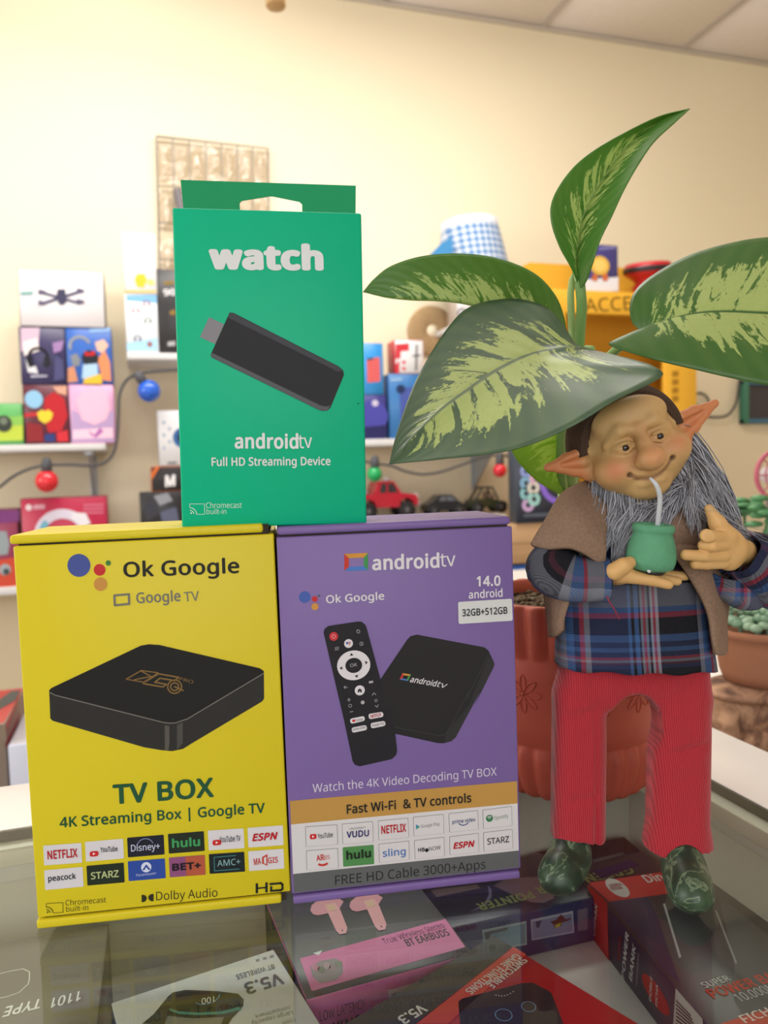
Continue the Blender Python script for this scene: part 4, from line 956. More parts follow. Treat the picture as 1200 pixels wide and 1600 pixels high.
def cloth(name, V, Q, U, parent=gnome, m=PLAID, th=.0011):
    me = np_mesh(name, V, Q, m); vvec(me, 'uvw', U); o = place(name, me, parent)
    md = o.modifiers.new('thickness', 'SOLIDIFY'); md.thickness = th; md.offset = 0; return o
# shirt trunk: hem a little uneven
V, Q, U = loft([(992, 800, .364, 14, 10), (992, 835, .364, 30, 13), (990, 880, .363, 34.5, 15), (988, 940, .362, 35, 15.5), (989, 1000, .362, 35.5, 17), (991, 1049, .362, 36.8, 18.5)], 96, 40, .02, 5, 3)
zz = V[:, 2]; low = np.clip(1-(zz-zz.min())/.02, 0, 1); xs = V[:, 0]-G(990, 1000, .356)[0]; V[:, 2] += low*(.0030-.06*xs+.0007*np.sin(xs*300))
fx = (xs+.036)/.072; U = np.stack([np.clip(fx, 0, .999), (G(990, 850, .356)[2]-V[:, 2])/.062+.12, 0*fx], 1)
cloth('shirt', V, Q, U)
# sleeves
V, Q, U = loft([(908, 868, .357, 7, 7.5), (878, 870, .354, 9.5, 9.5), (866, 888, .345, 11.5, 11), (890, 903, .341, 10, 10), (925, 905, .3395, 9.2, 9.2), (950, 906, .339, 9.4, 9)], 48, 44, .07, 5, 5)
U2 = np.stack([U[:, 1]/.075+.48, U[:, 0]*1.2+.45, 0*U[:, 0]], 1); cloth('sleeve', V, Q, U2)
V, Q, U = loft([(1095, 852, .358, 10, 9), (1150, 868, .358, 12, 11), (1205, 890, .356, 14, 11), (1215, 905, .350, 14, 12), (1190, 888, .345, 11.5, 11), (1160, 866, .342, 9.2, 9)], 48, 44, .08, 5, 8)
U2 = np.stack([U[:, 1]/.075+.35, U[:, 0]*1.2+.3, 0*U[:, 0]], 1); cloth('sleeve', V, Q, U2)
# loose hanging cuff folds and threads
V, Q = sheet(None, [[(1112, 895, .347), (1135, 905, .343), (1165, 905, .342), (1200, 890, .343)], [(1118, 925, .349), (1145, 935, .344), (1175, 935, .343), (1205, 920, .345)], [(1140, 945, .351), (1160, 952, .348), (1185, 950, .347), (1208, 935, .349)]], 20, 14, .001, .001)
U = np.stack([V[:, 0]/.05, V[:, 2]/.05, 0*V[:, 0]], 1); me = np_mesh('cuff', V, Q, PLAID); vvec(me, 'uvw', U); place('cuff', me, gnome)
obj('thread', MB().tube([G(946, 925, .331), G(952, 940, .330), G(960, 952, .331), G(968, 967, .333)], .00035, 5), mat('#8a3048', .9), gnome, 'loose red thread at the cuff')
obj('button', MB().lathe([(0, 0), (.0007, 0), (.0009, .0003), (.0007, .0006), (0, .0006)], 12, 0, Matrix.Translation(G(1014, 892, .3275))@Matrix.Rotation(R(90), 4, 'X')), mat('#cfcfd2', .3), gnome)
# --- brown felt vest: shoulder flaps, side panels, back
FELT = mat('#88705f', .95, .1, noise=.28, scale=700, bump=.5, bdist=.0007)
pt = [sheet(None, [[(918, 752, 00.3645), (930, 768, 00.3555), (945, 790, 00.3495), (950, 810, 00.3475)], [(880, 772, 00.3645), (893, 790, 00.3470), (915, 815, 00.3390), (945, 838, 00.3380)], [(850, 818, .3500), (868, 830, .3425), (900, 845, .3345), (946, 862, .3345)], [(830, 852, .3455), (855, 858, .3385), (895, 857, .3325), (944, 886, .3355)]], 20, 20, .0022),
      sheet(None, [[(1050, 750, 0.3645), (1042, 775, 0.3565), (1030, 800, 0.3485)], [(1100, 775, 0.3645), (1080, 800, 0.3505), (1050, 835, 0.3435)], [(1150, 830, 0.3645), (1105, 850, 0.3505), (1048, 856, 0.3435)]], 20, 16, .0022),
      sheet(None, [[(945, 862, 0.3425), (905, 885, 0.3435), (870, 900, 0.3515), (858, 905, 0.3635)], [(905, 905, 0.3430), (888, 925, 0.3435), (868, 940, 0.3505), (858, 945, 0.3635)], [(886, 950, 0.3435), (876, 965, 0.3445), (866, 975, 0.3515), (859, 980, 0.3635)], [(880, 985, 0.3445), (874, 990, 0.3465), (867, 995, 0.3525), (860, 995, 0.3635)]], 16, 20, .0022),
      sheet(None, [[(1040, 850, 0.3435), (1085, 852, 0.3445), (1120, 870, 0.3515), (1135, 880, 0.3635)], [(1078, 905, 0.3435), (1100, 905, 0.3445), (1122, 915, 0.3515), (1132, 925, 0.3635)], [(1104, 955, 0.3435), (1115, 955, 0.3445), (1128, 965, 0.3525), (1133, 970, 0.3635)], [(1112, 1000, 0.3435), (1120, 1005, 0.3445), (1130, 1012, 0.3525), (1134, 1010, 0.3635)], [(1117, 1022, 0.3445), (1123, 1024, 0.3465), (1130, 1022, 0.3535), (1134, 1018, 0.3635)]], 16, 26, .0022),
      sheet(None, [[(918, 752, 0.3645), (990, 790, 0.3780), (1050, 750, 0.3645)], [(850, 850, 0.3635), (990, 850, 0.3850), (1140, 850, 0.3645)], [(858, 990, 0.3635), (990, 1000, 0.3840), (1133, 1010, 0.3635)]], 24, 20, .0022)]
V, Q = merge(pt); place('vest', np_mesh('vest', V, Q, FELT), gnome)
# --- red corduroy trousers
lo = Gm(850, 1362, .35); hi = Gm(1130, 1030, .35)
S = SDF((lo[0], lo[1]-25, lo[2]), (hi[0], lo[1]+25, hi[2]), .7); yc = Gm(990, 1100, .356)[1]
def leg(x0, y0, x1, y1, w0, w1, dp, d0, d1):
    a = Gm(x0, y0, d0); b = Gm(x1, y1, d1); ax = (a-b)/np.linalg.norm(a-b); xx = np.cross([0, 1, 0], ax); xx /= np.linalg.norm(xx); yy = np.cross(ax, xx)
    S.rbox((a+b)/2, ((w0+w1)/2, dp, np.linalg.norm(a-b)/2), min(w0, dp)*.75, np.stack([xx, yy, ax], 1), 2.5)
S.rbox(Gm(991, 1062, .361), (33, 12.5, 13), 6, None, 2); S.ell(Gm(905, 1085, .361), (11.5, 12, 18), None, 4); S.ell(Gm(1068, 1090, .361), (12.5, 12, 20), None, 4)
leg(906, 1060, 903, 1345, 12.0, 11.9, 11.5, .361, .357); leg(1064, 1065, 1058, 1362, 13.2, 13.4, 12, .361, .349)
S.ell(Gm(1060, 1325, .3495), (14.2, 12.6, 12), None, 6)
S.cap(Gm(945, 1060, .361), Gm(1034, 1062, .361), 3.6, 3.6, 7, '+', (1, .4, 1))
S.ell(Gm(985, 1124, .361), (12, 45, 15), None, 2, '-')
for a, b, rr in (((880, 1135, .3475), (938, 1108, .3475), 1.0), ((870, 1085, .3485), (915, 1100, .3465), 1.0), ((1050, 1184, .3445), (1115, 1164, .346), 1.0), ((1030, 1120, .3465), (1085, 1140, .3455), .9), ((1020, 1280, .339), (1095, 1268, .3385), .8), ((1040, 1228, .342), (1105, 1213, .342), .7), ((875, 1262, .3465), (930, 1250, .3465), .6)): S.cap(Gm(*a), Gm(*b), rr, rr*.5, 4, '-')
S.chain([Gm(932, 1112, .3485), Gm(935, 1200, .3475), Gm(934, 1335, .3465)], (1.1, 1.0, 1.5), .8, '-')
for a, r_0, zf in (((903, 1332, .357), 9.5, 0), ((1058, 1352, .349), 11, 0)): S.ell(Gm(*a), (r_0, 8, 6), None, 1, '-')
zL, zR = Gm(903, 1326, .345)[2], Gm(1057, 1346, .335)[2]; xm = Gm(980, 1100, .355)[0]
S.cut(lambda x, y, z: np.where(x < xm, zL+1.2*np.sin(x*.25)-z, zR+1.0*np.sin(x*.22+1)-z)+0*y)
V, Q = S.mesh(); V[:, 1] += .0012
t = NT('corduroy'); tc = t.n('TexCoord'); wv = t.n('TexWave'); wv.bands_direction = 'X'; wv.inputs['Scale'].default_value = 330; wv.inputs['Distortion'].default_value = .6; wv.inputs['Detail Scale'].default_value = 1
t.l(tc.outputs['Object'], wv.inputs['Vector']); nz = t.n('TexNoise'); nz.inputs['Scale'].default_value = 60; t.l(tc.outputs['Object'], nz.inputs['Vector'])
c1 = t.mix(wv.outputs['Fac'], lin('#96222e'), lin('#bb3642')); t.l(t.mix(t.math('MULTIPLY', nz.outputs['Fac'], .35), c1, lin('#9c2a33')), t.b.inputs['Base Color']); t.b.inputs['Roughness'].default_value = .92; t.b.inputs['Specular IOR Level'].default_value = .15
t.b.inputs['Sheen Weight'].default_value = .25; bp = t.n('Bump'); bp.inputs['Strength'].default_value = .5; bp.inputs['Distance'].default_value = .0004; t.l(wv.outputs['Fac'], bp.inputs['Height']); t.l(bp.outputs['Normal'], t.b.inputs['Normal'])
place('trousers', np_mesh('trousers', V, Q, t.m), gnome)
# --- marbled dark green shoes
t = NT('marbled_shoe'); tc = t.n('TexCoord'); nz = t.n('TexNoise'); nz.inputs['Scale'].default_value = 55; nz.inputs['Detail'].default_value = 8; nz.inputs['Distortion'].default_value = 1.5; t.l(tc.outputs['Object'], nz.inputs['Vector'])
t.l(t.ramp(nz.outputs['Fac'], [(.3, lin('#18231c')), (.46, lin('#243629')), (.535, lin('#2f4634')), (.555, lin('#74856a')), (.575, lin('#2c4230')), (.7, lin('#3b5236'))]), t.b.inputs['Base Color']); t.b.inputs['Roughness'].default_value = .4
for hx, hy, hd, tx, ty in ((900, 1340, .356, 868, 1386), (1066, 1362, .346, 1084, 1416)):
    a = np.array(at_z(tx, ty, .004)-gd); b = Gm(hx, hy, hd); tip = np.array(GMi@at_z(tx, ty, .003))*1000; heel = np.array([b[0], b[1]+2, 6])
    dr = tip-heel; dr[2] = 0; ln = np.linalg.norm(dr); yw = math.atan2(dr[1], dr[0]); Rm = np.array(Matrix.Rotation(yw, 3, 'Z'))
    S = SDF(np.minimum(tip, heel)-[16, 16, 8], np.maximum(tip, heel)+[16, 16, 22], .8); md_ = (tip+heel)/2
    S.ell((md_[0], md_[1], 7.5), (ln*.5+5.5, 9.8, 9.5), Rm, 1); S.ell((heel[0]*.8+tip[0]*.2, heel[1]*.8+tip[1]*.2, 12), (9, 8.6, 9), Rm, 4); S.ell((tip[0]*.85+heel[0]*.15, tip[1]*.85+heel[1]*.15, 5.5), (8, 8.4, 6.2), Rm, 4)
    S.cut(lambda x, y, z: .1-z+0*x+0*y); V, Q = S.mesh(); place('shoe', np_mesh('shoe', V, Q, t.m), gnome)
# --- grey beard: combed strands from ear to ear
rs = np.random.RandomState(4); mb = MB()
def strand(p0, p1, p2, p3, r0):
    pts = catmull([p0, p1, p2, p3], 7); mb.tube([Vector(p)*.001 for p in pts], [r0*.8, r0, r0, r0*.85, r0*.65, r0*.4, r0*.12], 3, rs.randint(3), False)
roots = catmull([(-21, -8, 0), (-17.5, -15, 5), (-9, -21.5, 8), (0, -23.5, 8), (9, -22.5, 7), (16, -17.5, 5), (21, -10, 1), (23, -2, -3)], 200)
locks = []
for k in range(46):                                               # locks, each a bundle of strands
    u = (k+rs.rand())/46
    if u < .40: end = (905+u*175+rs.randn()*12, min(868+u*60+rs.randn()*14, 886), .3435)
    elif u < .62: end = (975+(u-.40)*260+rs.randn()*12, 835+rs.randn()*18, .3445)
    else: end = (1030+(u-.62)*300+rs.randn()*14, 822+rs.randn()*22-(u-.62)*60, .3435)
    locks.append((u, end))
for u, end in locks:
    for q in range(32 if u < .40 else 12 if u < .62 else 17):
        uu = min(max(u+rs.randn()*.018, 0), .999); rt = roots[int(uu*199)]+rs.randn(3)*[.7, .8, 1.2]-[0, 0, rs.rand()*5]; p0 = Hd(*rt)
        e = Gm(end[0]+rs.randn()*5, end[1]+rs.randn()*9-rs.rand()*14, end[2]-rs.rand()*.003)
        o = Hd(rt[0]*1.10, rt[1]-4-rs.rand()*3, rt[2]-1.5+rs.rand()*2); m2 = o*.4+e*.6+np.array([rs.randn()*1.2, -1.2-rs.rand()*1.5, 1.5+rs.randn()*.7]); strand(p0, o, m2, e, .00022+rs.rand()*.0002)
for k in range(300):                                              # the tuft swept out at the right
    p0 = Hd(*(np.array((21.5+rs.randn()*1.2, -6+rs.randn()*5, -3-rs.rand()*6)))); c = rs.randint(6); end = Gm(1095+c*12+rs.randn()*6, 790+c*9+rs.rand()*26, .345+rs.rand()*.008)
    o = p0+[4.5+rs.rand()*3, -3, -1]; m2 = o*.45+end*.55+np.array([3+rs.rand()*1.6, -1, 4]); strand(p0, o, m2, end, .00024+rs.rand()*.0002)
for k in range(70):                                               # long wisps over the raised hand
    p0 = Hd(17+rs.randn()*2, -14+rs.randn()*2, 1); end = Gm(1168+rs.randn()*18, 846+rs.randn()*8, .340+rs.rand()*.006); m2 = Gm(1100+rs.randn()*7, 795+rs.randn()*8, .343); strand(p0, p0*.5+m2*.5+[0, -1, 2], m2, end, .00016+rs.rand()*.00014)
BE = [mat(c, .6, .35) for c in ('#a3a6b0', '#bcbec8', '#84868f')]
bo = obj('beard', mb, BE, gnome); bo['kind'] = 'stuff'
# --- the cup he holds, with its drinking straw
cb = at_d(1015, 890, .336); gourd = thing('drinking_gourd', 'small green clay gourd cup resting on the open palm of the doll', 'cup', cb, (R(2), R(5), -YAW))
CLAY = mat('#5c9a78', .75, .25, noise=.18, scale=160, bump=.25, bdist=.001)
pr_ = [(0, 0), (.0075, 0), (.0098, .0012), (.0106, .0042), (.0105, .0075), (.0098, .011), (.0087, .0145), (.0081, .0160), (.0083, .0166), (.0088, .0172), (.0089, .0186), (.0085, .0198), (.0076, .0202), (.0066, .0198), (.0062, .0185), (.0060, .0165), (0, .0162)]
obj('cup_body', MB().lathe(pr_, 40), CLAY, gourd); obj('cup_base', MB().lathe([(0, -.0016), (.006, -.0016), (.0068, -.0004), (.0064, .0003), (0, .0003)], 24), mat('#1c1a1c', .4), gourd, 'dark disc under the cup')
gi = mw(gourd).inverted(); sp_ = [gi@at_d(*p) for p in ((1026, 832, .336), (1029, 805, .335), (1031, 785, .3335), (1030, 770, .332), (1025, 757, .331), (1016, 747, .3325))]
obj('straw', MB().tube([Vector(p) for p in catmull(sp_, 22)], [.0011]*16+[.00105, .001, .001, .0009, .0008, .0006], 10), mat('#c3c8cf', .45), gourd, 'bent pale drinking straw')
# ================================================================ the potted plant behind the doll
fh = Vector((math.sin(YAW), math.cos(YAW), 0))
pc = at_z(920, 1258, 0)+fh*.044
plant = thing('potted_plant', 'tall variegated dumb cane plant in a terracotta pot with relief flowers behind the doll', 'plant', (pc.x, pc.y, 0))
pi_ = mw(plant).inverted()
TERRA = mat('#b2513d', .55, .4, noise=.10, scale=30, bump=.12, bdist=.0008)
NF = 30
def flute(a, j, z):
    if .0325 < z < .0815: return 1.0
    e = min(1, max(0, (abs(z-.057)-.0245)/.004)); return 1+e*(.075*abs(math.sin(a*NF/2))-.022)
zs = [0, .002, .006, .012, .018, .024, .028, .0312, .0325, .0335, .045, .058, .070, .0805, .0815, .083, .088, .094, .100, .106, .1105, .1125]
rr = [.0405, .0435, .0462, .0487, .0503, .0512, .0513, .0507, .0510, .0520, .0532, .0540, .0545, .0547, .0538, .0538, .0556, .0570, .0578, .0582, .0580, .0568]
pb_ = MB().lathe([(0, 0)]+list(zip(rr, zs))+[(.0540, .1125), (.0520, .106), (.0505, .096), (.050, .09)], 216, 0, None, lambda a, j, z: flute(a, j, z) if j <= 22 else 1)
pot = obj('pot', pb_, TERRA, plant)
for i in range(9):                                                # flowers in relief on the band
    a0 = -1.57-YAW+(i-4.13)*.62; zc = .057+(.006 if i % 2 else -.003); sc = 1.35 if i % 2 == 0 else 1.0; fm = MB()
    def onpot(x, y, l): rad = float(np.interp(zc+y, zs, rr))+.0001; an = a0+x/.054; return (rad*math.cos(an), rad*math.sin(an), zc+y)
    for k in range(8):
        t0 = k*math.pi/4; pts = []
        for q in range(13):
            th = 2*math.pi*q/12; x = .0062+.0045*math.cos(th); y = .0017*math.sin(th); pts.append(onpot(sc*(x*math.cos(t0)-y*math.sin(t0)), sc*(x*math.sin(t0)+y*math.cos(t0)), 0))
        fm.tube(pts, .00055, 5, 0, False)
    fm.ball(onpot(0, 0, 0), .0014*sc, 8); fm2 = obj('flower_relief', fm, TERRA, pot)
sm = MB(); rs = np.random.RandomState(2); n = 22                   # soil
for j in range(n+1):
    for i in range(48):
        a = 2*math.pi*i/48; r0 = .0522*j/n; sm.v.append((r0*math.cos(a), r0*math.sin(a), .101+rs.rand()*.003+.003*math.sin(r0*200+a*3)*rs.rand()))
for j in range(n):
    for i in range(48): sm.f.append((j*48+i, (j+1)*48+i, (j+1)*48+(i+1) % 48, j*48+(i+1) % 48)); sm.mi.append(0); sm.sm.append(True)
SOIL = mat('#6b5a4a', .95, .1, noise=.55, scale=330, bump=.8, bdist=.003)
so = obj('soil', sm, SOIL, plant); so['kind'] = 'stuff'
cl = MB()
for k in range(240):
    a, r0 = rs.rand()*6.28, .051*math.sqrt(rs.rand()); s0 = .0006+rs.rand()*.0016; cl.ball((r0*math.cos(a), r0*math.sin(a), .1045+rs.rand()*.001), (s0*(1+rs.rand()*.6), s0, s0*.8), 6, rs.randint(3))
cl = obj('soil_crumbs', cl, [mat('#6d5c4c', .95, .1), mat('#463a30', .95, .1), mat('#8b7d6c', .95, .1)], plant); cl['kind'] = 'stuff'
# --- leaves
def leaf_mat(name, dark, light, rib, seed, amount=.5, back=.25, rough=.38):
    t = NT(name); at = t.n('Attribute', attribute_name='uvw'); sp = t.n('SeparateXYZ'); t.l(at.outputs['Vector'], sp.inputs[0]); U, V = sp.outputs['X'], sp.outputs['Y']
    av = t.math('ABSOLUTE', V); sgn = t.math('SIGN', V)
    a = t.math('SUBTRACT', U, t.math('MULTIPLY', av, .24))         # constant along a side vein
    def nz(ka, kb, det, off, dist=0):
        cb = t.n('CombineXYZ'); t.l(t.math('MULTIPLY', a, ka), cb.inputs[0]); t.l(t.math('MULTIPLY', av, kb), cb.inputs[1]); t.l(t.math('MULTIPLY_ADD', sgn, 3.7, seed+off), cb.inputs[2])
        n_ = t.n('TexNoise'); n_.inputs['Scale'].default_value = 1; n_.inputs['Detail'].default_value = det; n_.inputs['Roughness'].default_value = .62; n_.inputs['Distortion'].default_value = dist
        t.l(cb.outputs[0], n_.inputs['Vector']); return n_.outputs['Fac']
    big = nz(24, 1.6, 6, 0, .9); fine = nz(80, 20, 3, 9)
    f = t.math('ADD', t.math('MULTIPLY', big, .80), t.math('MULTIPLY', fine, .20))
    lim = t.math('ADD', t.math('MULTIPLY', t.math('POWER', av, 2.6), .42), t.math('MULTIPLY', t.math('POWER', t.math('ABSOLUTE', t.math('SUBTRACT', U, .48)), 3.0), 1.9))
    d = t.math('SUBTRACT', f, t.math('ADD', lim, .62-amount*.31))
    m = t.n('MapRange'); m.inputs['From Min'].default_value = -.012; m.inputs['From Max'].default_value = .018; t.l(d, m.inputs['Value'])
    vein = t.math('SINE', t.math('MULTIPLY', a, 95))
    dk = t.mix(t.math('MULTIPLY', t.math('ADD', vein, 1.0), .035), lin(dark), lin(light)); dk = t.mix(t.math('MULTIPLY', nz(6, 3, 2, 20), .35), dk, lin('#2f4a2c'))
    lt = t.mix(t.math('MULTIPLY', fine, .5), lin(light), lin('#c4cf8e'))
    c = t.mix(m.outputs['Result'], dk, lt)
    r_m = t.n('MapRange'); r_m.inputs['From Min'].default_value = .03; r_m.inputs['From Max'].default_value = .012; t.l(av, r_m.inputs['Value']); c = t.mix(r_m.outputs['Result'], c, lin(rib))
    t.l(c, t.b.inputs['Base Color']); t.b.inputs['Roughness'].default_value = rough
    bp = t.n('Bump'); bp.inputs['Strength'].default_value = .12; bp.inputs['Distance'].default_value = .0012; t.l(t.math('MULTIPLY', vein, t.math('MULTIPLY', t.math('SUBTRACT', 1.0, av), .7)), bp.inputs['Height']); t.l(bp.outputs['Normal'], t.b.inputs['Normal'])
    tl = t.n('BsdfTranslucent'); t.l(t.mix(.5, c, lin('#b8d860')), tl.inputs['Color']); ms = t.n('MixShader'); ms.inputs[0].default_value = back; t.l(t.b.outputs[0], ms.inputs[1]); t.l(tl.outputs[0], ms.inputs[2]); t.l(ms.outputs[0], t.out.inputs[0]); return t.m
def leaf(A, Mid, B, m, belly=0.0, nu=56, nv=15, label=None, groove=.0012):
    """blade between two edge curves and the midrib (picture points with distance), rounded across; u along, v across"""
    cv = [catmull([pi_@at_d(*p) for p in L], nu) for L in (A, Mid, B)]
    V = []; U = []
    for i in range(nu):
        a, c, b = cv[0][i], cv[1][i], cv[2][i]; nrm = np.cross(cv[1][min(i+1, nu-1)]-cv[1][max(i-1, 0)], a-b); L = np.linalg.norm(nrm); nrm = nrm/L if L > 1e-9 else nrm*0
        wd = np.linalg.norm(a-b)
        for j in range(-nv, nv+1):
            t = j/nv; e = a if t < 0 else b; q = abs(t); p = c*(1-q)+e*q + nrm*belly*wd*(q*(1-q)*1.2) - nrm*groove*math.exp(-(q/.07)**2)*min(1, wd/.03)
            V.append(p); U.append((i/(nu-1), t, 0))
    w_ = 2*nv+1; Q = np.array([(i*w_+j, i*w_+j+1, (i+1)*w_+j+1, (i+1)*w_+j) for i in range(nu-1) for j in range(w_-1)])
    me = np_mesh('leaf', np.array(V), Q, m); vvec(me, 'uvw', U); o = place('leaf', me, plant)
    md = o.modifiers.new('thickness', 'SOLIDIFY'); md.thickness = .0005; md.offset = 0
    if label: o['label'] = label
    return o
L1 = leaf_mat('leaf_dusty', '#48624a', '#a3b766', '#5f7556', 3.1, .60, .12, .42)
L2 = leaf_mat('leaf_green', '#5a8a35', '#b9cc80', '#9fbb70', 8.3, .52, .3)
L3 = leaf_mat('leaf_fresh', '#4f8a33', '#b4cc74', '#86ac58', 14.9, .50, .3)
L4 = leaf_mat('leaf_deep', '#44722f', '#a4ba68', '#3f6a35', 21.3, .66, .2)
L5 = leaf_mat('leaf_backlit_tint', '#a3cc62', '#cfe29c', '#bcd890', 27.7, .58, .6)  # pale young leaf, base colours lightened further to imitate back light
leaf([(930, 548, .385), (900, 538, .388), (880, 508, .395), (850, 479, .402), (800, 467, .408), (738, 478, .404), (700, 512, .394), (652, 590, .372), (622, 670, .352), (608, 725, .340)],
     [(930, 548, .385), (903, 545.5, .379), (868, 548, .374), (820, 560, .368), (770, 585, .362), (725, 616, .356), (690, 642, .351), (655, 676, .346), (628, 705, .342), (608, 725, .340)],
     [(930, 548, .385), (980, 560, .352), (1020, 572, .328), (1036, 585, .322), (1010, 602, .318), (960, 626, .315), (890, 668, .316), (800, 703, .322), (690, 717, .331), (608, 725, .340)], L1, .05, label='large dusty green leaf drooping over the doll')
leaf([(884, 530, .425), (882, 500, .418), (868, 462, .412), (835, 427, .408), (780, 404, .404), (720, 396, .402), (660, 400, .402), (612, 415, .403), (585, 435, .404), (567, 456, .405)],
     [(884, 530, .425), (872, 518, .430), (848, 506, .430), (815, 494, .426), (770, 482, .420), (720, 471, .414), (680, 467, .411), (640, 466.5, .408), (605, 464, .406), (567, 456, .405)],
     [(884, 530, .425), (866, 512, .450), (838, 496, .458), (805, 482, .458), (765, 470, .452), (720, 459, .444), (680, 455, .436), (640, 456, .426), (605, 458, .414), (567, 456, .405)], L2, .03, label='arched green leaf seen edge on at left')
leaf([(906, 452, .402), (893, 420, .398), (874, 385, .393), (861, 345, .390), (864, 310, .390), (890, 268, .392), (925, 237, .394), (975, 208, .398), (1030, 182, .402), (1078, 170, .405)],
     [(906, 452, .402), (903, 430, .400), (901, 400, .399), (904, 370, .399), (910, 340, .400), (924, 308, .401), (948, 268, .403), (983, 224, .405), (1030, 188, .406), (1078, 170, .405)],
     [(906, 452, .402), (916, 440, .392), (926, 412, .384), (938, 375, .380), (955, 340, .379), (975, 297, .381), (997, 258, .386), (1022, 222, .393), (1052, 194, .400), (1078, 170, .405)], L3, .04, label='upright young folded leaf at the top')
leaf([(1004, 518, .392), (988, 505, .396), (984, 478, .400), (993, 454, .402), (1020, 430, .404), (1070, 402, .405), (1125, 384, .404), (1190, 372, .402), (1270, 372, .396), (1370, 400, .386), (1470, 470, .372)],
     [(1004, 518, .392), (1030, 504, .386), (1056, 494, .383), (1085, 488, .381), (1115, 485, .380), (1150, 485, .379), (1190, 487, .378), (1240, 489, .377), (1300, 488, .376), (1380, 482, .374), (1470, 470, .372)],
     [(1004, 518, .392), (972, 528, .384), (951, 538, .378), (985, 551, .370), (1030, 564, .364), (1085, 577, .360), (1145, 591, .357), (1210, 603, .356), (1285, 603, .358), (1380, 560, .364), (1470, 470, .372)], L4, .05, label='broad variegated leaf reaching out at right')
leaf([(884, 640, .440), (850, 640, .436), (815, 655, .432), (795, 682, .430), (800, 705, .431), (815, 728, .433), (838, 750, .436), (862, 766, .440), (886, 776, .444)],
     [(884, 640, .440), (878, 655, .445), (874, 672, .448), (872, 690, .450), (872, 706, .450), (873, 724, .450), (876, 742, .449), (880, 760, .447), (886, 776, .444)],
     [(884, 640, .440), (900, 655, .452), (910, 672, .458), (915, 690, .460), (915, 706, .460), (912, 724, .458), (907, 742, .455), (898, 760, .450), (886, 776, .444)], L5, .06, label='pale hanging leaf, its colour lightened as if lit from behind')
STEM = mat('#8fb46a', .45, .4, noise=.2, scale=60); STEMD = mat('#6d9450', .45, .4, noise=.2, scale=60)
def stalk(name, pts, r0, r1, m, n=14):
    P = catmull([pi_@at_d(*p) for p in pts], 26); k = len(P); obj(name, MB().tube([Vector(p) for p in P], [r0+(r1-r0)*i/(k-1) for i in range(k)], n), m, plant)
base = tuple(np.array(at_d(905, 950, .468)))
stalk('stem', [(902, 1000, .470), (892, 900, .464), (886, 820, .458), (886, 740, .453), (889, 670, .448)], .0062, .0048, STEM)
stalk('petiole', [(884, 800, .452), (877, 730, .446), (878, 660, .438), (892, 590, .420), (912, 550, .392), (926, 547, .386)], .0030, .0022, STEM)
stalk('petiole', [(893, 800, .455), (895, 720, .450), (896, 640, .440), (897, 560, .426), (893, 500, .416), (892, 450, .408), (899, 425, .404), (903, 440, .402)], .0034, .0016, mat('#a3c07c', .45, .4, noise=.2, scale=60))
stalk('petiole', [(892, 760, .455), (900, 650, .440), (903, 580, .424), (906, 520, .412), (909, 480, .405), (907, 452, .4025), (905, 425, .4025)], .0034, .0026, STEMD)
stalk('petiole', [(880, 780, .456), (876, 700, .452), (874, 620, .446), (876, 560, .436), (882, 530, .427)], .0028, .0022, STEM)
stalk('petiole', [(897, 740, .454), (905, 660, .444), (925, 590, .425), (965, 545, .404), (1004, 519, .394)], .0030, .0022, STEM)
stalk('petiole', [(884, 760, .455), (878, 710, .452), (877, 670, .448), (884, 642, .441)], .0026, .0020, STEM)
# ================================================================ shelves along the back wall
SHW = mat('#d3d3d4', .45, .5); METAL = mat('#a9adb3', .4, .6, .3)
FY = 2.37                                       # front edges of the shelves
def shelf(name, label, xa, xb, ytop, ybot, xm, brackets=(), fy=FY, xa_abs=None, xb_abs=None):
    """wall shelf: board, metal brackets. picture columns xa..xb and front edge rows at column xm"""
    zt, zb = at_y(xm, ytop, fy).z, at_y(xm, ybot, fy).z
    x0 = at_y(xa, ytop, fy).x if xa_abs is None else xa_abs; x1 = at_y(xb, ytop, fy).x if xb_abs is None else xb_abs
    o = thing(name, label, 'shelf', ((x0+x1)/2, WY, zb), None, 'white wall shelves'); c = (x0+x1)/2
    obj('board', MB().bbox((x0-c, fy-WY, 0), (x1-c, -.0005, zt-zb), .003), SHW, o)
    for bx in brackets:
        b = at_y(bx, ytop+40, WY-.03).x-c; m = MB()
        m.box((b-.010, -.006, -.16), (b+.010, -.0005, -.0005)).box((b-.010, fy-WY+.02, -.012), (b+.010, -.006, -.0005))
        m.add([(b-.003, -.006, -.15), (b+.003, -.006, -.15), (b+.003, fy-WY+.03, -.012), (b-.003, fy-WY+.03, -.012), (b-.003, -.006, -.012), (b+.003, -.006, -.012)], [(0, 1, 2, 3), (0, 3, 4), (1, 5, 2), (3, 2, 5, 4), (0, 4, 5, 1)])
        obj('bracket', m, METAL, o)
    return zt
zA = shelf('wall_shelf', 'white wall shelf at left carrying the headphone boxes', None, 165, 694, 705, 80, (145,), xa_abs=XL+.4)
zB = shelf('wall_shelf', 'short white wall shelf above the blue bulb, behind the green box', 198, 420, 551, 562, 235, ())
zC = shelf('wall_shelf', 'white wall shelf low at left behind the yellow box', None, 150, 917, 930, 20, (), xa_abs=XL+.4)
zD = shelf('wall_shelf', 'white wall shelf with blue phone boxes behind the large leaf', 470, 790, 686, 697, 590, (745,))
zE = shelf('wall_shelf', 'long wall shelf with toy cars just behind the purple box', 190, 792, 812, 824, 620, ())
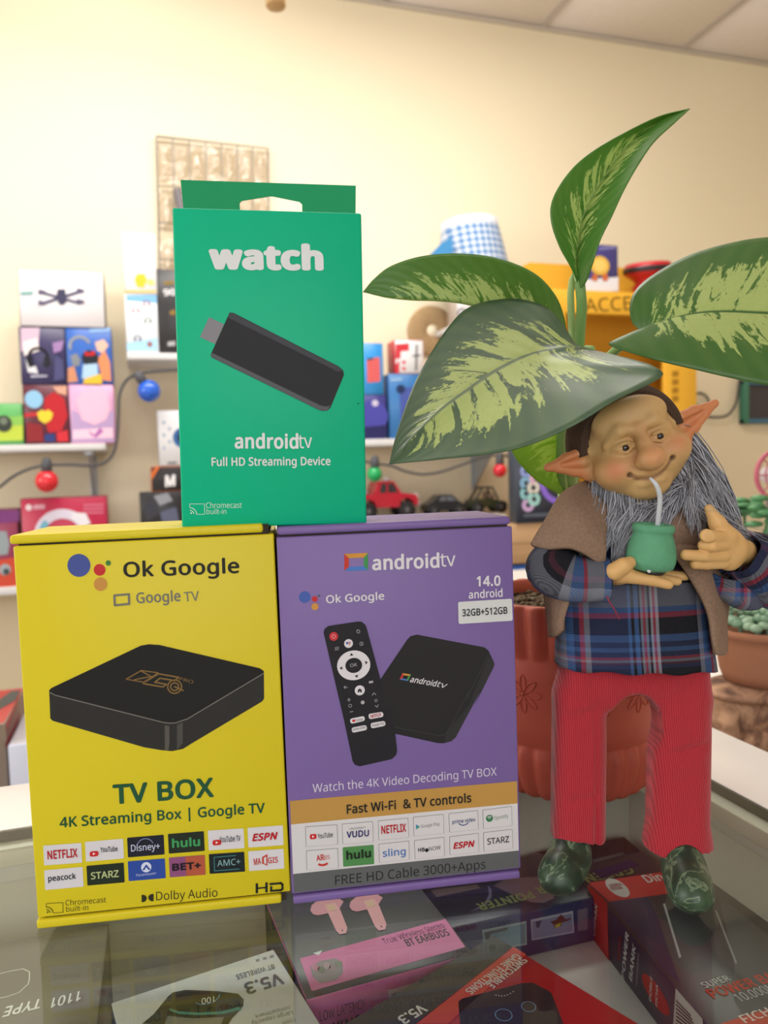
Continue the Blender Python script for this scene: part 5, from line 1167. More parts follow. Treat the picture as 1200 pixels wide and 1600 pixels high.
def bg(name, label, cat, x0, x1, yt, yb, Y, dp, front, side, zb=None, group=None, top=None, bev=.002):
    """a carton standing with its front at plane Y; picture columns and rows give its place and size"""
    xm, ym = (x0+x1)/2, (yt+yb)/2
    a, b = at_y(x0, ym, Y).x, at_y(x1, ym, Y).x; z1 = at_y(xm, yt, Y).z; z0 = at_y(xm, yb, Y).z if zb is None else zb
    o = thing(name, label, cat, ((a+b)/2, Y+dp/2, z0), None, group); w_ = b-a; h = z1-z0
    body = MB().bbox((-w_/2, -dp/2, 0), (w_/2, dp/2, h), bev, 1)
    for i, f in enumerate(body.f):
        n = (Vector(body.v[f[1]])-Vector(body.v[f[0]])).cross(Vector(body.v[f[2]])-Vector(body.v[f[0]])).normalized(); body.mi[i] = 0 if n.y < -.8 else 1
    obj('carton_body', body, [mat(front, .35, .5), mat(side, .4, .5)], o)
    return o, Face(o, (-w_/2, -dp/2, 0), (1, 0, 0), (0, 0, 1)), z1
def headset(p, cx, cy, s, band, cup, cup2, k=1):
    """a pictured pair of headphones: arc and two ear cups"""
    p.pxring(cx, cy, s*.72, s, band, k, 18, 0, 180)
    p.pxpoly([(cx-s*1.05, cy-s*.05), (cx-s*.55, cy-s*.05), (cx-s*.45, cy+s*.8), (cx-s*.8, cy+s*1.0), (cx-s*1.15, cy+s*.7)], cup, k+1)
    p.pxpoly([(cx+s*1.05, cy-s*.05), (cx+s*.55, cy-s*.05), (cx+s*.45, cy+s*.8), (cx+s*.8, cy+s*1.0), (cx+s*1.15, cy+s*.7)], cup2, k+1)
PY = FY+.012
G1 = 'headphone boxes stacked on the left shelf'
o, F, zt = bg('headphone_box', 'pink headphone box, lower right of the shelf stack', 'box', 109, 179, 601, 691, PY, .09, '#d9a2c6', '#c88bb4', zA, G1)
p = Print(F, .0006); p.pxpoly([(112, 640), (150, 660), (178, 640), (178, 690), (112, 690)], '#b59ac6'); p.pxpoly([(118, 625), (128, 612), (150, 606), (168, 614), (172, 640), (166, 656), (148, 664), (128, 656)], '#eab9d2', 1)
p.pxpoly([(114, 672), (176, 668), (177, 684), (114, 686)], '#efc6da', 1); p.pxpoly([(138, 672), (147, 680), (156, 668), (162, 674), (150, 684), (142, 680)], '#b06fb0', 2); p.done('printed_art')
o, F, z2 = bg('headphone_box', 'dark red headphone box with a yellow heart, lower left of the shelf stack', 'box', 37, 108, 601, 691, PY, .09, '#5f2536', '#43202c', zA, G1)
p = Print(F, .0006); p.pxpoly([(70, 622), (84, 612), (100, 622), (106, 650), (96, 674), (76, 676), (68, 650)], '#b8262f'); p.pxcirc(53, 624, 14, '#8fbfe0', 1); p.pxpoly([(58, 645), (66, 640), (70, 643), (76, 640), (83, 646), (80, 656), (70, 662), (61, 656)], '#e0c93a', 2)
p.pxpoly([(38, 646), (60, 644), (60, 650), (38, 652)], '#c03238', 1); p.pxpoly([(42, 660), (66, 664), (68, 690), (42, 690)], '#8a2a30', 1); p.pxpoly([(88, 676), (106, 672), (107, 690), (90, 690)], '#c8303a', 2); p.pxpoly([(70, 678), (86, 678), (86, 690), (70, 690)], '#2f3f7a', 2); p.pxpoly([(82, 604), (104, 603), (104, 618), (90, 614)], '#d6a08a', 1); p.done('printed_art')
o, F, _ = bg('headphone_box', 'blue headphone box with a grey arc, upper right of the shelf stack', 'box', 104, 175, 511, 600, PY, .09, '#2f62b8', '#27509a', zt+.0005, G1)
p = Print(F, .0006); p.pxring(125, 541, 13, 18, '#8f949c', 1, 18, 20, 200); p.pxpoly([(110, 556), (120, 552), (126, 562), (124, 572), (114, 572)], '#7f848c', 2)
p.pxcirc(141, 560, 13, '#23262f', 2); p.pxpoly([(132, 549), (140, 552), (147, 547), (149, 555), (140, 556), (133, 556)], '#c4262e', 3); p.pxpoly([(130, 570), (152, 568), (154, 590), (128, 592)], '#a9c9e6', 3); p.pxpoly([(132, 592), (158, 584), (160, 600), (130, 600)], '#e2b83a', 4)
p.pxpoly([(152, 560), (164, 548), (172, 566), (174, 596), (160, 594)], '#d98a5f', 2); p.pxpoly([(148, 535), (162, 530), (170, 540), (160, 552), (152, 548)], '#e0b6a4', 1); p.pxpoly([(106, 575), (116, 572), (122, 596), (106, 598)], '#c88a6a', 1); p.pxpoly([(140, 514), (172, 512), (172, 518), (140, 520)], '#8fb4e6', 1); p.done('printed_art')
o, F, z3 = bg('headphone_box', 'dark violet headphone box with white marks, upper left of the shelf stack', 'box', 31, 103, 511, 600, PY, .09, '#35305a', '#2a2748', z2+.0005, G1)
p = Print(F, .0006); p.pxpoly([(32, 512), (62, 512), (60, 540), (46, 552), (33, 548)], '#cfb4c8'); p.pxpoly([(36, 534), (58, 528), (62, 548), (38, 556)], '#e6dcdc', 1); headset(p, 60, 558, 17, '#16161f', '#1b1b24', '#22222c', 2); p.pxpoly([(40, 560), (46, 575), (56, 572), (60, 584), (44, 582)], '#d6d6de', 5)
p.pxpoly([(82, 536), (100, 532), (96, 548), (84, 552)], '#9c7cae', 2); p.pxpoly([(86, 556), (98, 562), (100, 592), (84, 596)], '#4a4a74', 2); p.pxpoly([(48, 586), (74, 586), (74, 589), (48, 590)], '#a9a9bc', 2); p.done('printed_art')
o, F, z4 = bg('drone_box', 'white drone box on top of the headphone boxes at left', 'box', 29, 163, 422, 509, PY-.004, .10, '#dedbe0', '#4d4540', z3+.0005, None)
p = Print(F, .0006); c_ = '#4b4a66'
p.pxline([(68, 458), (124, 474)], 5, c_, 0); p.pxline([(68, 474), (124, 456)], 5, c_, 1); p.pxpoly([(90, 452), (102, 452), (104, 472), (98, 477), (92, 475), (88, 464)], '#3f3e58', 2)
for a_, b_ in ((66, 457), (66, 474), (126, 455), (126, 472)): p.pxpoly([(a_-6, b_-5), (a_+6, b_-2), (a_+5, b_+3), (a_-6, b_+3)], '#5a5570', 2)
p.pxpoly([(32, 456), (52, 455), (51, 461), (33, 462)], '#7fa8a8', 1); p.pxring(55, 472, 10, 10.8, '#c9c4cc', 0, 18, 170, 350); p.pxring(140, 468, 10, 10.8, '#c9c4cc', 0, 18, 190, 370); p.pxcirc(146, 453, 2, '#7fa8b8', 0, 10); p.done('printed_drone')
o, F, _ = bg('speaker_box', 'green and yellow box with a dark round picture, far left shelf', 'box', -32, 36, 630, 691, PY, .08, '#5fae62', '#3f7a48', zA)
p = Print(F, .0006); p.pxpoly([(-30, 668), (36, 662), (36, 688), (-30, 690)], '#b9cc4a'); p.pxpoly([(-30, 654), (36, 650), (36, 664), (-30, 669)], '#88be58', 1); p.pxcirc(6, 662, 13, '#3a4038', 2); p.pxcirc(6, 658, 6, '#6f7a6a', 3); p.done('printed_art')
# short shelf: two white boxes, black box
o, F, z5 = bg('headphone_box', 'white and pale blue box with four small headphones on the short shelf', 'box', 196, 247, 460, 549, PY, .07, '#e3e7ee', '#c9ccd2', zB)
p = Print(F, .0006); p.pxpoly([(197, 461), (245, 461), (245, 474), (197, 470)], '#7fb4e0'); p.pxpoly([(198, 536), (246, 528), (246, 548), (198, 548)], '#a4cdea'); 
for a_, b_, c_ in ((212, 484, '#c8485a'), (231, 500, '#3f6f5a'), (215, 528, '#46567a'), (229, 474, '#a03a4a')): headset(p, a_, b_, 5, c_, c_, c_, 1)
p.pxcirc(234, 538, 4, '#9a5a50', 1, 12); p.done('printed_art')
o, F, _ = bg('toy_box', 'tall white carton with a yellow picture standing on the pale blue headphone box', 'box', 193, 244, 364, 457, PY, .07, '#e6e5ea', '#cfcdd2', z5+.0005)
p = Print(F, .0006); p.pxpoly([(210, 437), (214, 428), (226, 428), (230, 438), (224, 450), (214, 448)], '#e6bd38'); p.pxpoly([(228, 438), (238, 436), (243, 444), (232, 446)], '#ecd27a', 1); p.pxpoly([(195, 454), (244, 454), (244, 457), (195, 457)], '#e2c04a', 1)
p.done('printed_art'); p = Print(F, .0006)
for k in range(5): p.pxpoly([(204, 376+k*7), (236, 375+k*7), (236, 377+k*7), (204, 378+k*7)], '#d3d1d8', 0)
p.done('printed_art')
o, F, _ = bg('gadget_box', 'black box with gold and white print on the short shelf beside the green box', 'box', 247, 330, 422, 549, PY, .07, '#2b2a2d', '#232225', zB)
lettering(F, '90', (256, 462), (275, 461), '#d9d9dc', .04, h=10, k=4)
p = Print(F, .0006); p.pxpoly([(256, 440), (272, 439), (272, 444), (256, 445)], '#8a6f2f'); p.pxpoly([(265, 486), (274, 484), (274, 492), (266, 492)], '#8a6f2f'); p.pxpoly([(262, 534), (274, 533), (274, 540), (262, 541)], '#a9a9ac'); p.done('printed_art')
# items on the long low shelf, seen between the yellow and the green box
o, F, z6 = bg('backpack_box', 'black box with grey shapes at left end of the long low shelf', 'box', 219, 300, 768, 838, PY, .08, '#26262a', '#1d1d20', zE)
p = Print(F, .0006); p.pxpoly([(240, 775), (262, 770), (270, 782), (250, 790)], '#8f929c'); p.pxpoly([(225, 790), (240, 780), (250, 800), (230, 815)], '#3b3d46'); p.pxpoly([(250, 800), (275, 792), (280, 815), (255, 822)], '#5b6078', 1); p.done('printed_art')
o, F, z7 = bg('light_box', 'black box with white M lettering and an orange corner on the long low shelf', 'box', 236, 310, 728, 768, PY, .08, '#232024', '#c2632f', z6+.0005)
lettering(F, 'M', (258, 760), (276, 758), '#e3e3e6', .05, h=17, shear=.15)
p = Print(F, .0006); p.pxpoly([(237, 750), (250, 729), (244, 729), (237, 738)], '#cf6a2f'); p.done('printed_art')
o, F, _ = bg('camera_box', 'white box with a blue round picture on the black boxes', 'box', 247, 330, 641, 728, PY, .08, '#d6d6da', '#b9b9be', z7+.0005)
p = Print(F, .0006); p.pxcirc(286, 684, 16, '#39639a'); p.pxcirc(286, 684, 9, '#1f2c48', 1); p.done('printed_lens'); p = Print(F, .0006); [p.pxcirc(256+(k % 2)*9, 660+k*10, 3, '#a9b4c8', 0, 10) for k in range(5)]; p.pxpoly([(262, 722), (276, 721), (276, 725), (262, 726)], '#77777c'); p.done('printed_art')
# low left shelf
o, F, _ = bg('earphone_box', 'crimson box with a white ring picture on the low left shelf', 'box', 35, 170, 777, 918, PY, .09, '#b22348', '#7f1c34', zC)
p = Print(F, .0006); p.pxring(98, 836, 28, 44, '#d8d2e4', 0, 26, 20, 190); p.pxring(98, 836, 28, 38, '#6fb0c8', 1, 10, 135, 190); p.pxpoly([(112, 800), (134, 802), (142, 818), (128, 822), (112, 812)], '#e2dfe8', 1); p.pxcirc(45, 793, 5, '#e6d6dc', 0, 12)
p.pxpoly([(52, 789), (70, 788), (70, 795), (52, 796)], '#d9a4b4'); [p.pxpoly([(130, 788+k*6), (162, 787+k*6), (162, 790+k*6), (130, 791+k*6)], '#d07088', 0) for k in range(3)]; p.done('printed_art')
o, F, _ = bg('bulb_box', 'violet to orange box with two grey lamp pictures, low left shelf', 'box', -40, 30, 796, 918, PY, .09, '#8f3a58', '#6a2a3a', zC)
p = Print(F, .0006); p.pxpoly([(-38, 880), (30, 870), (30, 917), (-38, 917)], '#c24a34'); p.pxpoly([(-38, 797), (30, 797), (30, 815), (-38, 820)], '#7a3f7a'); p.pxpoly([(-4, 830), (10, 830), (15, 850), (12, 866), (-4, 868)], '#8f9aa0', 1); p.pxcirc(8, 890, 9, '#9aa4aa', 1); p.pxcirc(10, 893, 5, '#3f4a50', 2); p.done('printed_art')
# right of the green box: phone boxes
G2 = 'phone boxes on the shelf behind the large leaf'
o, F, z8 = bg('phone_box', 'dark violet phone box on the shelf right of the green box', 'box', 560, 604, 617, 685, PY, .08, '#3a3a86', '#2f2f68', zD, G2)
p = Print(F, .0006); p.pxcirc(582, 650, 24, '#4a4aa4'); p.pxcirc(586, 630, 5, '#c9c2dc', 1); p.pxpoly([(560, 668), (603, 664), (603, 684), (560, 684)], '#2b2a5c', 1); p.done('printed_art')
o, F, _ = bg('phone_box', 'bright blue phone box with a red phone picture on top of the violet one', 'box', 556, 599, 536, 615, PY, .08, '#2f8fd8', '#2474b8', z8+.0005, G2)
p = Print(F, .0006); p.pxrrect([(573, 560), (593, 558), (594, 596), (574, 598)], .004, '#cf5f60'); p.pxpoly([(573, 560), (583, 559), (583, 562), (574, 563)], '#3a3f50', 1); p.done('printed_phone')
o, F, z9 = bg('phone_box', 'mid blue phone box partly behind the large leaf', 'box', 608, 668, 584, 685, PY, .08, '#2f6fae', '#2a5c96', zD, G2)
p = Print(F, .0006); p.pxrrect([(624, 606), (656, 604), (657, 660), (626, 664)], .01, '#4a5aa4'); p.pxcirc(626, 608, 7, '#23345c', 1); p.pxpoly([(610, 592), (628, 591), (628, 594), (610, 595)], '#9fc0dc'); p.done('printed_phone')
o, F, _ = bg('tripod_box', 'white and red box standing on the mid blue phone box', 'box', 617, 662, 531, 583, PY, .08, '#dcdde2', '#b8333a', z9+.0005)
p = Print(F, .0006); p.pxpoly([(618, 538), (639, 536), (639, 548), (626, 549), (626, 560), (618, 561)], '#c83a44'); p.pxpoly([(618, 570), (624, 562), (624, 583), (618, 583)], '#c83a44'); p.pxcirc(631, 566, 3, '#c83a44', 0, 10); p.pxcirc(631, 576, 3, '#c83a44', 0, 10); p.pxline([(651, 540), (650, 578)], 3, '#55555c'); p.pxline([(645, 556), (656, 555)], 2, '#55555c', 1); p.done('printed_tripod')
# ---------------- toy cars
def wheel(o, x, y, z, r, w_, mtl):
    m = MB().lathe([(r*.45, -w_/2), (r*.95, -w_/2), (r, -w_*.3), (r, w_*.3), (r*.95, w_/2), (r*.45, w_/2)], 24, 0, Matrix.Translation((x, y, z))@Matrix.Rotation(R(90), 4, 'X'))
    wh = obj('wheel', m, mat('#1d1d1f', .8), o); obj('hub', MB().lathe([(0, -w_*.42), (r*.5, -w_*.42), (r*.5, w_*.42), (0, w_*.42)], 14, 0, Matrix.Translation((x, y, z))@Matrix.Rotation(R(90), 4, 'X')), mtl, wh)
def car(name, label, x0, x1, ybase, Y, hscale, colr, glass, cabin, wr, lift, profile):
    a, b = at_y(x0, ybase, Y), at_y(x1, ybase, Y); L = b.x-a.x
    o = thing(name, label, 'toy car', ((a.x+b.x)/2, Y+.045, zE), None, 'toy cars on the long shelf'); W = .075*L/.18; m = mat(colr, .25, .6)
    T_ = Matrix.Rotation(R(90), 4, 'X')
    obj('car_body', MB().prism([(px*L-L/2, pz*L*hscale) for px, pz in profile], -W/2, W/2, 0, T_), m, o)
    gm = mat(glass, .1, .8)
    for poly in cabin: obj('car_window', MB().prism([(px*L-L/2, pz*L*hscale) for px, pz in poly], -W/2-.001, W/2+.001, 0, T_), gm, o)
    for wx in (.2, .8):
        for sy in (-1, 1): wheel(o, wx*L-L/2, sy*W*.48, wr*L, wr*L, W*.28, mat('#6a6a6e', .4, .5, .6))
    return o, L, W
pick = [(.02, .20), (.02, .36), (.28, .37), (.36, .56), (.60, .56), (.72, .38), (.96, .35), (.99, .20), (.92, .18), (.90, .26), (.80, .31), (.70, .26), (.68, .17), (.32, .17), (.30, .26), (.20, .31), (.10, .26), (.08, .19)]
o, L, W = car('toy_pickup', 'red toy pickup truck on the long shelf right of the green box', 556, 656, 808, 2.43, 1.0, '#b3122f', '#2a2c33', [[(.37, .39), (.41, .53), (.48, .53), (.48, .39)], [(.51, .39), (.51, .53), (.59, .53), (.66, .39)]], .125, 0, pick)
obj('headlight', MB().ball((.46*L, -.3*W, .31*L), .012), mat('#e8e8ee', .15, .8), o); obj('bumper', MB().bbox((.47*L, -W*.5, .17*L), (.52*L, W*.5, .24*L), .004), mat('#b9bac0', .2, .6, .7), o); obj('roof_lamp', MB().ball((.05*L, 0, .585*L), (.012, .02, .008)), mat('#d8d6da', .2), o); obj('load', MB().ball((-.38*L, 0, .40*L), (.03, .03, .02)), mat('#d3d0d2', .5), o, 'pale bundle on the truck bed')
sport = [(.02, .12), (.03, .26), (.18, .32), (.34, .46), (.62, .46), (.80, .30), (.97, .22), (.98, .12), (.90, .11), (.80, .20), (.70, .11), (.30, .11), (.20, .20), (.10, .11)]
o, L, W = car('toy_car', 'low dark grey toy car on the long shelf beside the red pickup', 668, 734, 809, 2.43, 1.0, '#2b2c30', '#6a6f78', [[(.30, .33), (.38, .43), (.47, .43), (.47, .33)], [(.50, .33), (.50, .43), (.60, .43), (.72, .32)]], .115, 0, sport)
o, L, W = car('toy_buggy', 'dark green toy buggy with open frame on the long shelf at right end', 738, 798, 806, 2.43, 1.0, '#2f3a2c', '#3a4238', [], .15, 0, [(.02, .15), (.04, .32), (.3, .36), (.62, .34), (.95, .26), (.97, .15)])
fm = MB()
for sy in (-1, 1): fm.tube([(-.35*L, sy*W*.4, .33*L), (-.15*L, sy*W*.36, .62*L), (.1*L, sy*W*.36, .62*L), (.25*L, sy*W*.4, .33*L)], .004, 6)
for x in (-.15, .1): fm.tube([(x*L, -W*.36, .62*L), (x*L, W*.36, .62*L)], .004, 6)
obj('roll_cage', fm, mat('#26302a', .5), o); obj('driver', MB().ball((0, 0, .44*L), (.012, .012, .016)).ball((.12*L, 0, .40*L), (.014, .016, .010)), mat('#7d6a5c', .7), o, 'brown seat and load inside the frame')
# ---------------- string of coloured bulbs
sl = thing('string_lights', 'dark cable with coloured glass bulbs hung below the shelves', 'string lights', (0, FY-.02, 0)); si = mw(sl).inverted(); CAB = mat('#45464a', .6)
LY = FY-.025
for pts in ([(-60, 800), (-10, 768), (20, 745), (45, 733), (72, 727), (110, 726), (150, 727), (172, 716), (182, 690), (185, 650), (187, 615), (198, 594), (216, 584), (245, 580), (290, 578), (330, 582)], [(545, 716), (585, 724), (612, 728), (632, 736), (660, 741), (690, 737), (722, 726), (750, 716), (781, 711), (815, 720), (850, 740)]):
    obj('cable', MB().tube([Vector(q) for q in catmull([si@at_y(*q, LY) for q in pts], 60)], .0042, 6), CAB, sl)
for bx, by, tx, ty, r0, cc, nm in ((73, 752, 73, 722, .031, '#d82a36', 'red'), (233, 611, 216, 586, .032, '#1f5fd0', 'blue'), (585, 741, 586, 718, .0245, '#12a45c', 'green'), (781, 735, 781, 712, .0235, '#d8283a', 'red')):
    b, t_ = si@at_y(bx, by, LY), si@at_y(tx, ty, LY); d_ = (b-t_).normalized()
    s_ = obj('lamp_socket', MB().tube([t_-d_*.012, t_, t_+d_*(b-t_).length*.55, b-d_*r0*.8], [.008, .0135, .0145, .012], 12), mat('#4b4d54', .55), sl)
    obj('bulb', MB().ball(b, r0, 20), mat(cc, .12, .6, sss=.0), s_, nm+' glass bulb')
# ---------------- clear pouch organiser hung on a wire frame, high on the wall
og = thing('pouch_organiser', 'clear plastic pouch organiser on a thin wire frame high on the wall', 'organiser', (0, WY-.02, 0)); oi = mw(og).inverted()
q4 = [oi@at_y(px, py, WY-.02) for px, py in ((244, 213), (419, 232), (420, 440), (250, 445))]
def bil(u, v): return q4[0]*(1-u)*(1-v)+q4[1]*u*(1-v)+q4[2]*u*v+q4[3]*(1-u)*v
obj('frame', MB().tube([q4[0], q4[1], q4[2], q4[3], q4[0]], .004, 6), mat('#8d857c', .4, .5, .5), og)
for k in range(1, 7): obj('wire', MB().tube([bil(k/7, 0), bil(k/7, 1)], .0028, 6), mat('#9c948a', .4, .5, .5), og)
for k in range(1, 4): obj('crosswire', MB().tube([bil(0, k/4+.08), bil(1, k/4+.08)], .0025, 6), mat('#9c948a', .4, .5, .5), og)
t = NT('clear_film'); t.t.nodes.remove(t.b); tr = t.n('BsdfTransparent'); tr.inputs[0].default_value = (.80, .75, .70, 1); gl = t.n('BsdfGlossy'); gl.inputs['Roughness'].default_value = .12; nz = t.n('TexNoise'); nz.inputs['Scale'].default_value = 22; nz.inputs['Detail'].default_value = 3
tc = t.n('TexCoord'); t.l(tc.outputs['Object'], nz.inputs['Vector']); bp = t.n('Bump'); bp.inputs['Strength'].default_value = 1; bp.inputs['Distance'].default_value = .03; t.l(nz.outputs['Fac'], bp.inputs['Height']); t.l(bp.outputs['Normal'], gl.inputs['Normal'])
ms = t.n('MixShader'); ms.inputs[0].default_value = .16; t.l(tr.outputs[0], ms.inputs[1]); t.l(gl.outputs[0], ms.inputs[2]); t.l(ms.outputs[0], t.out.inputs[0])
for i in range(7):
    for j in range(3):
        m = MB(); n_ = 6
        for a_ in range(n_+1):
            for b_ in range(n_+1):
                u_0, v_0 = (i+.06+.88*a_/n_)/7, (j+.08+.86*b_/n_)/3; c_ = bil(u_0, v_0); m.v.append((c_.x, c_.y-.006-.016*math.sin(math.pi*a_/n_)*math.sin(math.pi*b_/n_)*(1+.4*math.sin(i*3+j*5+a_)), c_.z))
        for a_ in range(n_):
            for b_ in range(n_): m.f.append((a_*(n_+1)+b_, a_*(n_+1)+b_+1, (a_+1)*(n_+1)+b_+1, (a_+1)*(n_+1)+b_)); m.mi.append(0); m.sm.append(True)
        obj('pouch', m, t.m, og)
obj('pouch_content', MB().tube([oi@at_y(277, 296, WY-.03), oi@at_y(284, 330, WY-.03)], .013, 8), mat('#6f6a70', .5), og, 'grey item in one pouch')
# ---------------- gingham cap, tan disc, small box on a hidden shelf
zF = shelf('wall_shelf', 'white wall shelf hidden mostly by the leaves below the gingham cap', 715, 850, 503, 512, 735, ())
o, F, zg = bg('battery_box', 'small white and red box showing between the two left leaves', 'box', 713, 770, 440, 502, PY, .08, '#d9d6d8', '#b5a9a0', zF)
p = Print(F, .0006); p.pxpoly([(736, 441), (769, 439), (769, 501), (736, 501)], '#c23a40'); p.pxring(722, 490, 5, 8, '#77737a', 0, 14); p.done('printed_art')
cb_ = at_y(742, 400, PY+.04); gc = thing('gingham_cap', 'blue and white gingham cloth cap above the left leaf', 'cap', (cb_.x, PY+.05, zg+.0005), (0, R(-4), 0))
t = NT('gingham'); tc = t.n('TexCoord'); sp = t.n('SeparateXYZ'); t.l(tc.outputs['Object'], sp.inputs[0]); g = lambda s: t.math('GREATER_THAN', t.math('FRACT', t.math('MULTIPLY', s, 46)), .5)
t.l(t.mix(t.math('MULTIPLY', t.math('ADD', g(sp.outputs['X']), g(sp.outputs['Z'])), .5), lin('#ccd4e0'), lin('#3f76b0')), t.b.inputs['Base Color']); t.b.inputs['Roughness'].default_value = .9
zt_ = at_y(742, 358, PY+.04).z-zg; zt2 = at_y(742, 345, PY+.04).z-zg
obj('cap_side', MB().lathe([(.120, 0), (.121, zt_*.3), (.108, zt_*.7), (.098, zt_)], 32), t.m, gc); obj('cap_top', MB().lathe([(.098, zt_), (.097, zt2*.97), (.085, zt2), (0, zt2*1.01)], 32), mat('#dfe4ec', .9), gc, 'white gathered top')
pv = mw(gc).inverted(); w4 = [pv@at_y(px, py, PY-.05) for px, py in ((672, 398), (690, 380), (706, 370), (708, 402))]
fm = MB(); fm.add([tuple(v) for v in w4]+[(v.x, v.y+.01, v.z) for v in w4], [(0, 1, 2, 3), (7, 6, 5, 4), (0, 4, 5, 1), (1, 5, 6, 2), (2, 6, 7, 3), (3, 7, 4, 0)]); obj('cap_flap', fm, mat('#3f86bc', .9), gc, 'plain blue cloth flap')
ds = at_y(676, 517, WY-.02); disc = thing('tan_disc', 'round tan disc with a pale centre on the wall behind the leaves', 'wall ornament', (ds.x, WY-.0005, ds.z), (R(90), 0, 0))  # plain tan disc, paler at its centre
rd = (at_y(712, 517, WY-.02)-ds).length
obj('disc', MB().lathe([(0, 0), (rd, 0), (rd*1.02, .012), (rd*.9, .02), (rd*.3, .022), (rd*.24, .018)], 40), mat('#a98d68', .9, .2, noise=.2, scale=60), disc); obj('disc_centre', MB().lathe([(rd*.24, .018), (rd*.2, .024), (0, .028)], 24), mat('#eee0c4', .6), disc, 'pale centre of the disc')
# ---------------- yellow accessories stand
SY = 2.12
ax0, ax1 = at_y(853, 480, SY).x, at_y(1088, 480, SY).x; zbot = -.30; W_ = ax1-ax0
st_ = thing('display_stand', 'yellow cardboard display stand headed ACCESORIOS behind the leaves', 'stand', ((ax0+ax1)/2, SY+.15, zbot)); YEL = mat('#e0a832', .6, .3); YED = mat('#c98f2c', .7)
H_ = lambda py, Y=SY: at_y(970, py, Y).z-zbot
zh0, zh1, zar = H_(492), H_(456), H_(418, SY+.19)
obj('stand_back', MB().prism([(-W_/2, 0), (W_/2, 0), (W_/2, zar-.05), (W_/2-.01, zar-.02), (W_/2-.05, zar), (-W_/2+.05, zar), (-W_/2+.01, zar-.02), (-W_/2, zar-.05)], -.05, -.04, 0, Matrix.Rotation(R(90), 4, 'X')), YEL, st_)
obj('stand_header', MB().bbox((-W_/2, -.15, zh0), (W_/2, -.13, zh1), .002).bbox((-W_/2, -.13, zh1-.006), (W_/2, .039, zh1), .001), YEL, st_)
s0 = (at_y(885, 560, SY).x-ax0); s1 = (ax1-at_y(1040, 600, SY).x)
obj('stand_side', MB().bbox((-W_/2, -.15, 0), (-W_/2+s0, -.13, zh0-.0005), .002).bbox((-W_/2, -.1295, 0), (-W_/2+.008, .039, zh0-.0005), .002), YEL, st_); obj('stand_side', MB().bbox((W_/2-s1, -.15, 0), (W_/2, -.13, zh0-.0005), .002).bbox((W_/2-.008, -.1295, 0), (W_/2, .039, zh0-.0005), .002), YEL, st_)
for k, py in enumerate((575, 690, 800)): obj('stand_shelf', MB().box((-W_/2+.0085, -.128, H_(py)-.006), (W_/2-.0085, .039, H_(py))), YED, st_)
F = Face(st_, (-W_/2, -.15, 0), (1, 0, 0), (0, 0, 1))
lettering(F, 'ACCESORIOS', (914, 488), (1092, 478), '#5c4218', .0, h=21, k=4)
p = Print(F, .0006); [p.pxpoly([(1050, 580+k*13), (1060, 579+k*13), (1060, 588+k*13), (1050, 589+k*13)], '#a87a24') for k in range(4)]; p.done('printed_marks')
o, F, _ = bg('award_box', 'purple and white box with a gold medal standing on the yellow display stand', 'box', 912, 966, 382, 455, SY+.02, .06, '#3f3a78', '#343062', zbot+zh1+.0005)
p = Print(F, .0006); p.pxpoly([(912, 437), (966, 433), (966, 455), (912, 456)], '#dcd9de'); p.pxcirc(937, 415, 15, '#d8ab48', 1); p.pxcirc(937, 415, 10, '#e6c26a', 2); p.pxpoly([(926, 428), (934, 430), (932, 440), (924, 438)], '#c4683a', 2); p.pxpoly([(940, 430), (948, 427), (950, 438), (942, 440)], '#c4683a', 2); p.pxpoly([(936, 387), (962, 385), (962, 389), (936, 391)], '#7a76a8', 1); p.done('printed_medal')
mg_ = at_y(1012, 452, SY+.08); mp = thing('megaphone', 'red megaphone shaped toy lamp with a black band on the yellow display stand', 'toy', (mg_.x, SY+.08, zbot+zh1+.009), (R(6), R(-4), 0))
hm = at_y(1012, 401, SY+.08).z-at_y(1012, 452, SY+.08).z; RED = mat('#c01f2e', .35, .5)
obj('horn', MB().lathe([(.045, 0), (.05, hm*.30), (.04, hm*.42), (.055, hm*.55), (.072, hm*.66)], 32), RED, mp); obj('rim', MB().lathe([(.066, hm*.62), (.076, hm*.68), (.078, hm*.86), (.070, hm*.98), (.05, hm), (0, hm*.97)], 36), RED, mp)
obj('band', MB().lathe([(.0765, hm*.70), (.0795, hm*.74), (.0797, hm*.82), (.078, hm*.86)], 36), mat('#241e22', .5), mp, 'black band round the rim')
# ---------------- wooden unit with the framed lamp box on it
UY = 2.05
ux0, ux1 = at_y(770, 850, UY).x, at_y(1060, 850, UY).x; uz1 = at_y(835, 817, UY).z; uz0 = at_y(835, 879, UY).z
un = thing('wooden_unit', 'light wooden shelf unit behind the pot and purple box', 'furniture', ((ux0+ux1)/2, UY+.03, FLOOR)); hw = (ux1-ux0)/2
WOOD = NT('light_wood'); tc = WOOD.n('TexCoord'); mp_ = WOOD.n('Mapping'); mp_.inputs['Scale'].default_value = (3, 30, 40); WOOD.l(tc.outputs['Object'], mp_.inputs['Vector']); nz = WOOD.n('TexNoise'); nz.inputs['Scale'].default_value = 1.5; nz.inputs['Detail'].default_value = 4; WOOD.l(mp_.outputs[0], nz.inputs['Vector'])
WOOD.l(WOOD.mix(nz.outputs['Fac'], lin('#b08a63'), lin('#c9a57c')), WOOD.b.inputs['Base Color']); WOOD.b.inputs['Roughness'].default_value = .5
obj('unit_top', MB().bbox((-hw, -.03, uz0-FLOOR), (hw, .03, uz1-FLOOR), .002), WOOD.m, un); mid = (uz0+uz1)/2-FLOOR
obj('groove', MB().box((-hw, -.0306, mid-.001), (hw, -.0299, mid+.001)), mat('#7d6144', .7), un)
